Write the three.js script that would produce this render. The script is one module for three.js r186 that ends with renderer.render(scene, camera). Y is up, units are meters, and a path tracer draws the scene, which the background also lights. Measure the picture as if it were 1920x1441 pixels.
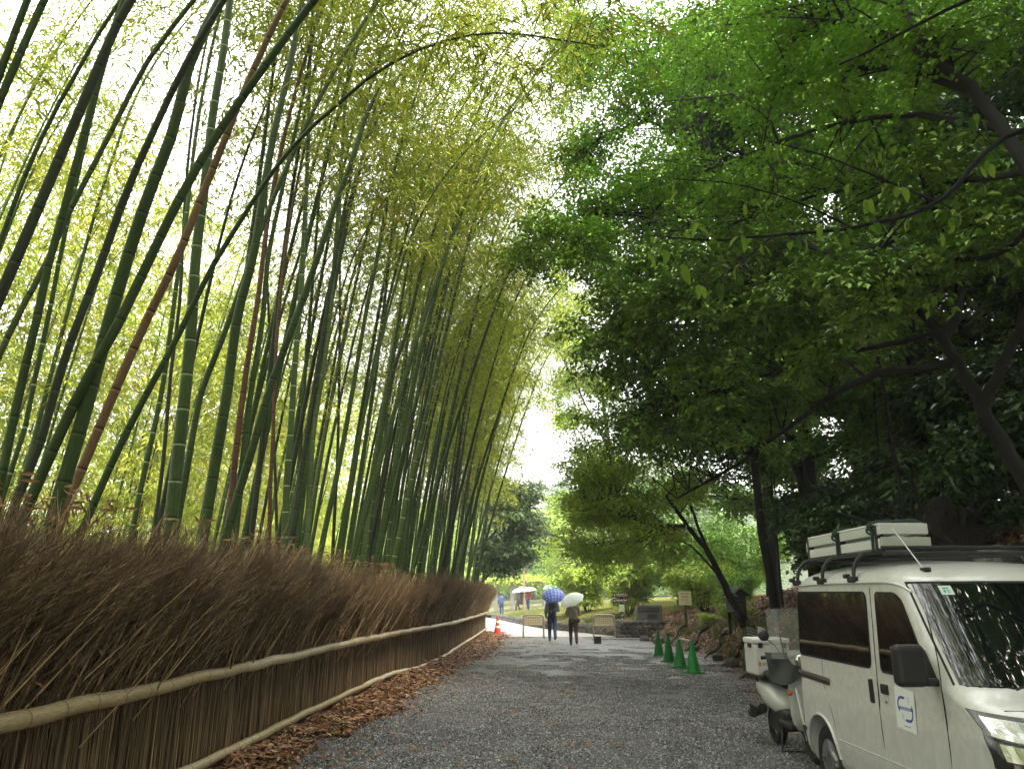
import * as THREE from 'three';
import { MarchingCubes } from 'three/addons/objects/MarchingCubes.js';
import { RoundedBoxGeometry } from 'three/addons/geometries/RoundedBoxGeometry.js';
import { mergeGeometries, toCreasedNormals } from 'three/addons/utils/BufferGeometryUtils.js';
import { Brush, Evaluator, SUBTRACTION } from 'three-bvh-csg';
import { createNoise3D, createNoise2D } from 'simplex-noise';

// ---------- camera, sky, sun, exposure ----------
const scene = new THREE.Scene();
const camera = new THREE.PerspectiveCamera(53.08, 4 / 3, 0.1, 900);
camera.position.set(0, 1.6, 0);
camera.rotation.x = 15.7 * Math.PI / 180;
const renderer = new THREE.WebGLRenderer({ antialias: true });
renderer.toneMapping = THREE.LinearToneMapping;
renderer.toneMappingExposure = 4.2;
renderer.shadowMap.enabled = true;
{ // an even rain-cloud sky, a little brighter overhead
  const W = 64, Hh = 32, d = new Float32Array(W * Hh * 4);
  for (let j = 0; j < Hh; j++) for (let i = 0; i < W; i++) {
    const el = ((j + 0.5) / Hh - 0.5) * Math.PI, k = 1.0 + 0.5 * Math.max(0, Math.sin(el));
    d.set([0.99 * k, 0.99 * k, 0.98 * k, 1], (j * W + i) * 4);
  }
  const sky = new THREE.DataTexture(d, W, Hh, THREE.RGBAFormat, THREE.FloatType);
  sky.mapping = THREE.EquirectangularReflectionMapping; sky.magFilter = THREE.LinearFilter; sky.needsUpdate = true;
  scene.background = sky; scene.environment = sky;
}
const sun = new THREE.DirectionalLight(0xfff4df, 1.5);
sun.position.set(16, 50, 4); sun.target.position.set(-2, 0, -24);
sun.castShadow = true; sun.shadow.radius = 45; sun.shadow.mapSize.set(2048, 2048);
Object.assign(sun.shadow.camera, { left: -45, right: 45, top: 45, bottom: -45, near: 1, far: 160 });
scene.add(sun, sun.target);
scene.fog = new THREE.FogExp2(0xf2f6f0, 0.0012);

// ---------- helpers ----------
const V = (x, y, z) => new THREE.Vector3(x, y, z);
let rs = 7;
const seed = (s) => { rs = s >>> 0; };
const rnd = () => { rs = (rs + 0x6d2b79f5) | 0; let t = Math.imul(rs ^ (rs >>> 15), 1 | rs); t = (t + Math.imul(t ^ (t >>> 7), 61 | t)) ^ t; return ((t ^ (t >>> 14)) >>> 0) / 4294967296; };
const rr = (a, b) => a + (b - a) * rnd();
const gauss = () => (rnd() + rnd() + rnd() + rnd() - 2) * 0.87;
const lerp = (a, b, t) => a + (b - a) * t, clamp = (x, a, b) => Math.min(b, Math.max(a, x)), sstep = (a, b, x) => { const t = clamp((x - a) / (b - a), 0, 1); return t * t * (3 - 2 * t); };
const pw = (x, t) => { if (x <= t[0][0]) return t[0][1]; for (let i = 1; i < t.length; i++) if (x <= t[i][0]) return lerp(t[i - 1][1], t[i][1], (x - t[i - 1][0]) / (t[i][0] - t[i - 1][0])); return t[t.length - 1][1]; };
const n3 = createNoise3D(() => { rs += 0; return rnd(); }), n2 = createNoise2D(() => rnd());
const used = new Map();
const numbered = (n) => { const k = used.get(n) || 0; used.set(n, k + 1); return k ? n + '_' + String(k).padStart(3, '0') : n; };
function tag(o, label, category, group, kind) {
  if (label) o.userData.label = label;
  if (category) o.userData.category = category;
  if (group) o.userData.group = group;
  if (kind) o.userData.kind = kind;
  return o;
}
function thing(name, label, category, pos = [0, 0, 0], turn = 0, group) {
  const o = new THREE.Group(); o.name = numbered(name); o.position.set(...pos); o.rotation.y = turn; scene.add(o);
  return tag(o, label, category, group);
}
function flat(g) { // same attributes everywhere, no index
  let q = g.index ? g.toNonIndexed() : g;
  const n = q.attributes.position.count;
  if (!q.attributes.normal) q.computeVertexNormals();
  if (!q.attributes.uv) q.setAttribute('uv', new THREE.BufferAttribute(new Float32Array(n * 2), 2));
  for (const k of Object.keys(q.attributes)) if (!['position', 'normal', 'uv', 'color'].includes(k)) q.deleteAttribute(k);
  return q;
}
function merge(list) {
  list = list.flat(9).map(flat);
  if (list.some((g) => g.attributes.color)) for (const g of list) if (!g.attributes.color) g.setAttribute('color', new THREE.BufferAttribute(new Float32Array(g.attributes.position.count * 3).fill(1), 3));
  return list.length === 1 ? list[0] : mergeGeometries(list);
}
function part(name, geos, mat, parent = scene, pos) {
  const m = new THREE.Mesh(Array.isArray(geos) ? merge(geos) : geos, mat);
  m.name = parent === scene ? numbered(name) : name; m.castShadow = m.receiveShadow = true;
  if (pos) m.position.set(...pos);
  parent.add(m); return m;
}
function inst(name, geo, mat, mats, cols, parent = scene) {
  const m = new THREE.InstancedMesh(geo, mat, mats.length);
  mats.forEach((x, i) => m.setMatrixAt(i, x));
  if (cols) cols.forEach((c, i) => m.setColorAt(i, c));
  m.name = parent === scene ? numbered(name) : name; m.castShadow = m.receiveShadow = true; parent.add(m);
  m.userData.kind = 'stuff'; return m;
}
const at = (g, x = 0, y = 0, z = 0, rx = 0, ry = 0, rz = 0, sc = 1) => { const o = new THREE.Object3D(); o.position.set(x, y, z); o.rotation.set(rx, ry, rz); o.scale.setScalar(sc); o.updateMatrix(); return g.applyMatrix4(o.matrix); };
const box = (w, h, d, x = 0, y = 0, z = 0, rx = 0, ry = 0, rz = 0) => at(new THREE.BoxGeometry(w, h, d), x, y, z, rx, ry, rz);
const rbox = (w, h, d, r, x = 0, y = 0, z = 0, rx = 0, ry = 0, rz = 0) => at(new RoundedBoxGeometry(w, h, d, 2, Math.min(r, w / 2.01, h / 2.01, d / 2.01)), x, y, z, rx, ry, rz);
const cyl = (r1, r2, h, n, x = 0, y = 0, z = 0, rx = 0, ry = 0, rz = 0) => at(new THREE.CylinderGeometry(r1, r2, h, n), x, y, z, rx, ry, rz);
const rod = (a, b, r, n = 8, r2 = r) => { const A = V(...a), B = V(...b), d = B.clone().sub(A), g = new THREE.CylinderGeometry(r2, r, d.length(), n); const m = new THREE.Matrix4().makeRotationFromQuaternion(new THREE.Quaternion().setFromUnitVectors(V(0, 1, 0), d.normalize())); m.setPosition(A.add(B).multiplyScalar(0.5)); return g.applyMatrix4(m); };
// a tube through points, a radius at each ring, optional colour per ring; uv = (turns, metres)
function tube(pts, rad, n = 8, col, closed = true) {
  const pos = [], nor = [], uv = [], cs = [], idx = []; let len = 0;
  let side = null; const N = pts.length;
  for (let i = 0; i < N; i++) {
    const t = pts[Math.min(i + 1, N - 1)].clone().sub(pts[Math.max(i - 1, 0)]).normalize();
    if (!side) side = Math.abs(t.y) < 0.9 ? V(0, 1, 0).cross(t).normalize() : V(1, 0, 0).cross(t).normalize();
    side = side.sub(t.clone().multiplyScalar(side.dot(t))).normalize();
    const b = t.clone().cross(side); if (i) len += pts[i].distanceTo(pts[i - 1]);
    for (let j = 0; j <= n; j++) {
      const a = j / n * Math.PI * 2, d = side.clone().multiplyScalar(Math.cos(a)).addScaledVector(b, Math.sin(a)), r = Array.isArray(rad) ? rad[i] : rad;
      pos.push(pts[i].x + d.x * r, pts[i].y + d.y * r, pts[i].z + d.z * r); nor.push(d.x, d.y, d.z); uv.push(j / n, len); if (col) cs.push(...col[i]);
    }
  }
  for (let i = 0; i < N - 1; i++) for (let j = 0; j < n; j++) { const a = i * (n + 1) + j, b = a + n + 1; idx.push(a, a + 1, b, b, a + 1, b + 1); }
  if (closed) for (const i of [0, N - 1]) { const c = pos.length / 3; pos.push(pts[i].x, pts[i].y, pts[i].z); nor.push(0, i ? 1 : -1, 0); uv.push(0, 0); if (col) cs.push(...col[i]); for (let j = 0; j < n; j++) { const a = i * (n + 1) + j; i ? idx.push(a, a + 1, c) : idx.push(a + 1, a, c); } }
  const g = new THREE.BufferGeometry();
  g.setAttribute('position', new THREE.Float32BufferAttribute(pos, 3)); g.setAttribute('normal', new THREE.Float32BufferAttribute(nor, 3)); g.setAttribute('uv', new THREE.Float32BufferAttribute(uv, 2));
  if (col) g.setAttribute('color', new THREE.Float32BufferAttribute(cs, 3));
  g.setIndex(idx); return g;
}
const curve = (pts, n) => new THREE.CatmullRomCurve3(pts.map((p) => Array.isArray(p) ? V(...p) : p)).getPoints(n);
const taper = (a, b, n, k = 1) => Array.from({ length: n + 1 }, (_, i) => lerp(a, b, Math.pow(i / n, k)));
// a height sheet: f(u, v) -> [x, y, z] on a grid, uv in metres
function sheet(nu, nv, f, uvs = 1) {
  const pos = [], uv = [], idx = [];
  for (let j = 0; j <= nv; j++) for (let i = 0; i <= nu; i++) { const p = f(i / nu, j / nv); pos.push(...p); uv.push(p[0] * uvs, p[2] * uvs); }
  for (let j = 0; j < nv; j++) for (let i = 0; i < nu; i++) { const a = j * (nu + 1) + i, b = a + nu + 1; idx.push(a, a + 1, b, b, a + 1, b + 1); }
  const g = new THREE.BufferGeometry(); g.setAttribute('position', new THREE.Float32BufferAttribute(pos, 3)); g.setAttribute('uv', new THREE.Float32BufferAttribute(uv, 2)); g.setIndex(idx); g.computeVertexNormals();
  const nn = g.attributes.normal; if (nn.getY(Math.floor(nn.count / 2)) < 0) { for (let i = 0; i < idx.length; i += 3) [idx[i], idx[i + 1]] = [idx[i + 1], idx[i]]; g.setIndex(idx); g.computeVertexNormals(); }
  return g;
}
// ---------- textures and materials ----------
function tex(W, Hh, f, srgb = true) { // f(x, y) -> [r, g, b] 0..1 ; x, y wrap
  const d = new Uint8Array(W * Hh * 4);
  for (let j = 0; j < Hh; j++) for (let i = 0; i < W; i++) { const c = f(i, j); const o = (j * W + i) * 4; d[o] = clamp(c[0], 0, 1) * 255; d[o + 1] = clamp(c[1], 0, 1) * 255; d[o + 2] = clamp(c[2], 0, 1) * 255; d[o + 3] = 255; }
  const t = new THREE.DataTexture(d, W, Hh); t.wrapS = t.wrapT = THREE.RepeatWrapping; t.magFilter = THREE.LinearFilter; t.minFilter = THREE.LinearFilter; if (srgb) t.colorSpace = THREE.SRGBColorSpace; t.needsUpdate = true; return t;
}
// noise that wraps over a w x h tile
const wrapn = (x, y, w, h, s) => { const a = x / w * 2 * Math.PI, b = y / h * 2 * Math.PI, R = s; return n3(Math.cos(a) * R + Math.cos(b) * R * 0.37, Math.sin(a) * R + 7, Math.sin(b) * R + Math.cos(b) * R * 0.71); };
const rep = (t, x, y = x) => { const c = t.clone(); c.repeat.set(x, y); c.needsUpdate = true; return c; };
const C = (r, g, b) => new THREE.Color().setRGB(r, g, b);
const std = (c, rough = 0.7, o = {}) => new THREE.MeshStandardMaterial({ color: c, roughness: rough, ...o });
const phy = (c, rough, o = {}) => new THREE.MeshPhysicalMaterial({ color: c, roughness: rough, ...o });
const grainT = tex(512, 512, (x, y) => { const v = 0.78 + 0.16 * wrapn(x, y, 512, 512, 6) + 0.14 * wrapn(x, y, 512, 512, 22) + rr(-0.07, 0.07); return [v, v, v]; });
const grainB = tex(512, 512, (x, y) => { const v = 0.5 + 0.25 * wrapn(x, y, 512, 512, 12) + 0.2 * wrapn(x, y, 512, 512, 40) + rr(-0.1, 0.1); return [v, v, v]; }, false);
const streakT = tex(128, 512, (x, y) => { const v = 0.84 + 0.1 * n2(x * 0.35, y * 0.004) * (1) + 0.1 * n2(x * 0.09, y * 0.03) + 0.06 * n2(x * 0.5, y * 0.25) + rr(-0.04, 0.04); return [v, v, v]; });
const woodT = tex(256, 512, (x, y) => { const v = 0.75 + 0.14 * n2(x * 0.13, y * 0.006) + 0.1 * n2(x * 0.5, y * 0.02) + rr(-0.05, 0.05); return [v, v * 0.98, v * 0.95]; });
const barkT = tex(256, 512, (x, y) => { const a = n2(x * 0.09, y * 0.02), b = n2(x * 0.2 + 9, y * 0.05), c = wrapn(x, y, 256, 512, 3); const v = 0.62 + 0.2 * a + 0.14 * b + 0.16 * c; return [v, v * (1 + 0.05 * c), v * 0.95]; });
// ---------- the lie of the land (D = metres ahead of the viewer, x = metres to the right) ----------
const fenceX = (D) => pw(D, [[-8, -3.5], [0, -3.2], [5, -2.97], [8.4, -2.83], [13, -2.64], [17, -2.42], [23, -1.88], [34, -1.5], [42, -1.3]]);
const bankX = (D) => pw(D, [[-8, 4.9], [10, 4.75], [14.8, 4.62], [18.8, 5.38], [24.9, 6.03], [30, 5.94], [34, 6.3], [36, 6.1], [38, 4.4], [40.6, 3.75], [44, 2.62], [50, 1.33], [60, 0], [74, -1.7], [95, -7], [160, -40]]);
const rise = (D) => pw(D, [[-8, 0.9], [18, 0.85], [25, 0.55], [31, 0.35], [36, 0.42], [60, 0.45], [160, 0.5]]);
const slope = (D) => pw(D, [[-8, 0.85], [10, 0.85], [15, 0.62], [25, 0.5], [34, 0.36], [40, 0.26], [60, 0.18], [160, 0.06]]);
function landY(x, D) {
  const t = x - bankX(D); if (t <= 0) return 0;
  const park = sstep(33, 39, D), cut = lerp(0.5 + 0.14 * n2(D * 0.5, 3), 0.25, park);
  const top = lerp(4.6, 1.7, park), s = slope(D);
  let y = rise(D) * sstep(0, cut, t) + top * (1 - Math.exp(-Math.max(0, t - cut * 0.6) * s / top));
  y += (1 - park * 0.7) * (0.16 * n2(x * 0.5, D * 0.5) + 0.07 * n2(x * 1.7, D * 1.7)) * sstep(0.1, 0.8, t);
  return y;
}
const roadY = (x, D) => 0.012 * n2(x * 0.5, D * 0.35) + 0.006 * n2(x * 1.8, D * 1.6) + 0.04 * sstep(0.9, 0.0, x - fenceX(D)) ;

const gravelCanvas = (() => {
  const S = 1024, a = new Float32Array(S * S).fill(0.05), h = new Float32Array(S * S);
  for (let k = 0; k < 26000; k++) {
    const cx = rnd() * S, cy = rnd() * S, r = rr(2.2, 6.5), e = rr(0.6, 1), an = rnd() * 3.14, ca = Math.cos(an), sa = Math.sin(an), v = rnd() < 0.1 ? rr(0.2, 0.36) : rr(0.06, 0.2), z = rnd();
    for (let y = -r | 0; y <= r; y++) for (let x = -r | 0; x <= r; x++) {
      const p = (x * ca + y * sa) / r, q = (y * ca - x * sa) / (r * e), d = p * p + q * q; if (d > 1) continue;
      const o = ((cy + y + S | 0) % S) * S + ((cx + x + S | 0) % S), hh = z + (1 - d) * 0.5; if (hh > h[o]) { h[o] = hh; a[o] = v * (0.9 + 0.2 * rnd()); }
    }
  }
  return { S, a, h };
})();
const G_ = gravelCanvas;
const gravelMap = tex(G_.S, G_.S, (x, y) => { const v = Math.pow(G_.a[y * G_.S + x], 1 / 2.2); return [v, v * 1.005, v * 1.0]; });
const gravelBump = tex(G_.S, G_.S, (x, y) => { const v = G_.h[y * G_.S + x] / 1.5; return [v, v, v]; }, false);
const wetMap = tex(1024, 1024, (x, y) => { const a = wrapn(x, y, 1024, 1024, 2.2) + 0.5 * wrapn(x, y, 1024, 1024, 6) + 0.25 * wrapn(x, y, 1024, 1024, 17); const w = sstep(0.2, 0.75, a); const v = lerp(0.55, 0.28, w) + rr(-0.05, 0.05); return [v, v, v]; }, false);
const M = {};
M.gravel = std(C(1, 1, 1), 1, { map: rep(gravelMap, 0.5), bumpMap: rep(gravelBump, 0.5), bumpScale: 0.012, roughnessMap: rep(wetMap, 0.055, 0.09) });
M.earth = std(C(0.075, 0.05, 0.03), 0.95, { map: rep(grainT, 0.7), bumpMap: rep(grainB, 0.9), bumpScale: 0.05 });
M.soil = std(C(0.085, 0.07, 0.045), 0.95, { map: rep(grainT, 0.3), bumpMap: rep(grainB, 0.3), bumpScale: 0.05 });
M.lawn = std(C(0.26, 0.27, 0.09), 0.9, { map: rep(grainT, 0.35), bumpMap: rep(grainB, 1.1), bumpScale: 0.05 });
M.paving = std(C(0.5, 0.48, 0.47), 0.5, { map: rep(grainT, 0.4), bumpMap: rep(grainB, 0.6), bumpScale: 0.006 });

const struct = (name, g, m) => tag(part(name, g, m), null, null, null, 'structure');
struct('ground', sheet(40, 40, (u, v) => { const x = (u - 0.5) * 900, z = (v - 0.5) * 900; return [x, -0.06, z]; }), M.soil);
struct('gravel_road', sheet(60, 260, (u, v) => { const D = lerp(-6, 37.5, v), a = fenceX(D) - 0.5, b = Math.max(bankX(D), D > 34 ? 6 : 0) + 0.45, x = lerp(a, b, u); return [x, roadY(x, D), -D]; }), M.gravel);
struct('paved_path', sheet(40, 60, (u, v) => { const D = lerp(36.8, 110, v), b = bankX(D) + 0.4, x = lerp(-28, b, u); return [x, 0.02 + 0.02 * sstep(36.8, 37.6, D), -D]; }), M.paving);
struct('leafy_bank', sheet(90, 220, (u, v) => { const D = lerp(-8, 38.2, v), t = Math.pow(u, 1.9) * 34, x = bankX(D) + t; return [x, landY(x, D) - 0.02, -D]; }), M.earth);
struct('lawn', sheet(90, 120, (u, v) => { const D = 37 + 120 * Math.pow(v, 1.5), t = Math.pow(u, 1.8) * 90, x = bankX(D) + 0.15 + t; return [x, landY(x, D), -D]; }), M.lawn);
struct('hill', sheet(60, 14, (u, v) => { const a = lerp(-1.25, 1.25, u), R = lerp(120, 260, v); return [Math.sin(a) * R, -1 + 34 * sstep(0, 1, v) * (0.7 + 0.3 * Math.sin(a * 5 + 1) + 0.2 * n2(a * 4, 3)), -Math.cos(a) * R]; }), std(C(0.06, 0.09, 0.03), 0.95, { map: rep(grainT, 0.02) }));

// many small copies baked into one patch of mesh with a colour each; patches are then strewn about
function bakeTile(g, n, mat, col) {
  const pos = g.attributes.position, m = pos.count, P = new Float32Array(n * m * 3), K = new Float32Array(n * m * 3), gi = g.index ? g.index.array : Array.from({ length: m }, (_, i) => i), I = new Uint32Array(n * gi.length), v = V(0, 0, 0);
  for (let k = 0; k < n; k++) { const x = mat(k), c = col(k); for (let i = 0; i < m; i++) { v.fromBufferAttribute(pos, i).applyMatrix4(x); P.set([v.x, v.y, v.z], (k * m + i) * 3); K.set([c.r, c.g, c.b], (k * m + i) * 3); } for (let i = 0; i < gi.length; i++) I[k * gi.length + i] = gi[i] + k * m; }
  const q = new THREE.BufferGeometry(); q.setAttribute('position', new THREE.BufferAttribute(P, 3)); q.setAttribute('color', new THREE.BufferAttribute(K, 3)); q.setIndex(new THREE.BufferAttribute(I, 1)); return q;
}
// ---------- loose gravel, fallen leaves ----------
const D0 = new THREE.Object3D();
const place = (x, y, z, rx, ry, rz, sx, sy = sx, sz = sx) => { D0.position.set(x, y, z); D0.rotation.set(rx, ry, rz); D0.scale.set(sx, sy, sz); D0.updateMatrix(); return D0.matrix.clone(); };
{
  seed(11);
  const g = new THREE.IcosahedronGeometry(1, 0), p = g.attributes.position, key = new Map();
  for (let i = 0; i < p.count; i++) { const k = [p.getX(i), p.getY(i), p.getZ(i)].map((a) => a.toFixed(2)).join(); if (!key.has(k)) key.set(k, rr(0.65, 1.15)); const s = key.get(k); p.setXYZ(i, p.getX(i) * s, p.getY(i) * s, p.getZ(i) * s); }
  g.computeVertexNormals();
  const tiles = [0, 1, 2].map(() => bakeTile(g, 560, () => { const s = rr(0.006, 0.0145); return place(rr(-0.33, 0.33), s * 0.25, rr(-0.33, 0.33), rnd() * 6, rnd() * 6, rnd() * 6, s, s * rr(0.5, 0.9), s * rr(0.7, 1.3)); }, () => { const v = rnd() < 0.16 ? rr(0.25, 0.5) : rr(0.045, 0.2); return C(v, v * rr(0.97, 1.02), v * rr(0.94, 1.04)); }));
  const ms = [[], [], []]; let D = 6.3, k = 0;
  while (D < 33) { const st = 0.5 + 0.02 * (D - 6); for (let x = fenceX(D) + 0.75; x < bankX(D) + 0.1; x += 0.52) { if (D > 14 && rnd() < (D - 14) / 18) continue; const px = x + rr(-0.1, 0.1), pd = D + rr(-0.1, 0.1); ms[k++ % 3].push(place(px, roadY(px, pd), -pd, 0, rnd() * 6.28, 0, rr(0.95, 1.2))); } D += st; }
  const gm = std(C(1, 1, 1), 0.3, { vertexColors: true, flatShading: true });
  const lgv = thing('loose_gravel', 'dark wet loose gravel covering the track', 'gravel'); lgv.userData.kind = 'stuff'; ms.forEach((m, j) => inst('stones', tiles[j], gm, m, null, lgv));
}
const leafGeo = (w, l, bend, n = 2) => { // one leaf, folded along its midrib and bent
  const pos = [], idx = [], uv = [];
  for (let i = 0; i <= n * 2; i++) { const t = i / (n * 2), ww = w * Math.pow(Math.sin(Math.PI * Math.min(1, t * 0.92 + 0.06)), 0.8) * (i === n * 2 ? 0 : 1), y = -bend * t * t * l + 0.02 * l * Math.sin(t * 5); pos.push(-ww, y + ww * 0.35, t * l, 0, y, t * l, ww, y + ww * 0.35, t * l); uv.push(0, t, 0.5, t, 1, t); }
  for (let i = 0; i < n * 2; i++) { const a = i * 3; idx.push(a, a + 3, a + 1, a + 1, a + 3, a + 4, a + 1, a + 4, a + 2, a + 2, a + 4, a + 5); }
  const g = new THREE.BufferGeometry(); g.setAttribute('position', new THREE.Float32BufferAttribute(pos, 3)); g.setAttribute('uv', new THREE.Float32BufferAttribute(uv, 2)); g.setIndex(idx); g.computeVertexNormals(); return g;
};
M.dead = phy(C(1, 1, 1), 0.55, { vertexColors: true, flatShading: true, side: THREE.DoubleSide });
const deadCol = () => { const k = rnd(); return k < 0.45 ? C(rr(0.16, 0.3), rr(0.085, 0.14), rr(0.035, 0.06)) : k < 0.75 ? C(rr(0.09, 0.16), rr(0.05, 0.085), rr(0.02, 0.04)) : k < 0.92 ? C(rr(0.32, 0.48), rr(0.22, 0.32), rr(0.12, 0.18)) : C(rr(0.2, 0.32), rr(0.07, 0.1), rr(0.02, 0.03)); };
const litterMesh = (name, label, geos, spots, parent) => { const o = parent || thing(name, label, 'leaf litter'); o.userData.kind = 'stuff'; const ms = geos.map(() => []); spots.forEach((m, i) => ms[i % geos.length].push(m)); geos.forEach((g, j) => inst('leaves', g, M.dead, ms[j], null, o)); return o; };
{
  seed(21);
  const lg = leafGeo(0.011, 0.11, 0.25, 1), one = (W, Dp, lift) => () => { const s = rr(0.6, 1.15); return place(gauss() * W, rnd() * lift + 0.006, gauss() * Dp, gauss() * 0.5, rnd() * 6.28, gauss() * 0.5, s * rr(0.9, 2), s, s); };
  const heap = [0, 1, 2].map(() => bakeTile(lg, 210, one(0.17, 0.25, 0.055), deadCol)), thin = [0, 1].map(() => bakeTile(lg, 16, one(0.3, 0.4, 0.01), deadCol));
  const hs = [], ts = [];
  for (let D = 3; D < 41; D += 0.17 + 0.004 * D) { // the drift along the foot of the fence
    const wd = 0.62 + 0.28 * n2(D * 0.4, 8) + 0.18 * n2(D * 1.9, 2) + 0.3 * sstep(18, 30, D);
    for (let t = 0.08; t < wd; t += 0.17) { const x = fenceX(D) + t + rr(-0.05, 0.05), y = roadY(x, D) + 0.09 * Math.exp(-Math.pow(t / 0.35, 2)) * (0.5 + 0.8 * n2(D * 0.8, 5)); if (rnd() < 0.25 * t / wd) continue; hs.push(place(x, Math.max(y, roadY(x, D) - 0.01), -D, 0, rnd() * 6.28, 0, rr(0.85, 1.15))); }
    const e = fenceX(D) + wd + rr(0, 0.5); ts.push(place(e, roadY(e, D) + 0.006, -D, 0, rnd() * 6, 0, 1));
  }
  for (let k = 0; k < 90; k++) { const D = 6.5 + 29 * rnd(), t = rnd() * rnd(), x = fenceX(D) + 1 + t * 6; if (x < bankX(D)) ts.push(place(x, roadY(x, D) + 0.008, -D, 0, rnd() * 6, 0, 1)); }
  for (let k = 0; k < 170; k++) { const D = 9 + 28 * rnd(), x = bankX(D) + 0.1 - Math.abs(gauss()) * 0.55; ts.push(place(x, roadY(x, D) + 0.008, -D, 0, rnd() * 6, 0, 1)); }
  const bl = litterMesh('bamboo_leaf_litter', 'dry brown bamboo leaves drifted along the fence foot', heap, hs); litterMesh('', '', thin, ts, bl);
  const bg = leafGeo(0.03, 0.1, 0.45, 1), pat = [0, 1, 2].map(() => bakeTile(bg, 130, () => place(gauss() * 0.33, rr(0, 0.05), gauss() * 0.33, gauss() * 0.6, rnd() * 6.28, gauss() * 0.6, rr(0.6, 1.25)), deadCol)), bs = [];
  for (let k = 0; k < 2600; k++) {
    const D = -5 + 44 * Math.pow(rnd(), 0.95), t = 0.12 + 14 * Math.pow(rnd(), 1.6), x = bankX(D) + t, e = 0.15, n = V(landY(x - e, D) - landY(x + e, D), 2 * e, landY(x, D + e) - landY(x, D - e)).normalize();
    const q = new THREE.Quaternion().setFromUnitVectors(V(0, 1, 0), n).multiply(new THREE.Quaternion().setFromAxisAngle(V(0, 1, 0), rnd() * 6.28)); bs.push(new THREE.Matrix4().compose(V(x, landY(x, D), -D), q, V(1, 1, 1)));
  }
  litterMesh('bank_leaf_litter', 'curled brown fallen leaves covering the right hand bank', pat, bs);
}
{ // grass blades on the lawn beyond the stone wall
  seed(31);
  const g = new THREE.ConeGeometry(0.014, 0.14, 3, 1, true); g.translate(0, 0.06, 0);
  const tiles = [0, 1].map(() => bakeTile(g, 420, () => { const s = rr(0.6, 1.3); return place(rr(-0.6, 0.6), 0, rr(-0.6, 0.6), gauss() * 0.3, rnd() * 6, gauss() * 0.3, s); }, () => rnd() < 0.35 ? C(rr(0.3, 0.42), rr(0.26, 0.32), 0.12) : C(rr(0.16, 0.3), rr(0.24, 0.34), rr(0.04, 0.08)))), ms = [[], []];
  for (let k = 0; k < 420; k++) { const D = 37.8 + 32 * Math.pow(rnd(), 1.3), x = bankX(D) + 0.8 + 15 * Math.pow(rnd(), 1.3), e = 0.3, n = V(landY(x - e, D) - landY(x + e, D), 2 * e, landY(x, D + e) - landY(x, D - e)).normalize(), q = new THREE.Quaternion().setFromUnitVectors(V(0, 1, 0), n); ms[k % 2].push(new THREE.Matrix4().compose(V(x, landY(x, D), -D), q, V(1, 1, 1))); }
  const o = thing('lawn_grass', 'pale yellow green lawn grass behind the stone wall', 'grass'); o.userData.kind = 'stuff'; tiles.forEach((t, j) => inst('blades', t, std(C(1, 1, 1), 0.8, { vertexColors: true, flatShading: true }), ms[j], null, o));
}
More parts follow.
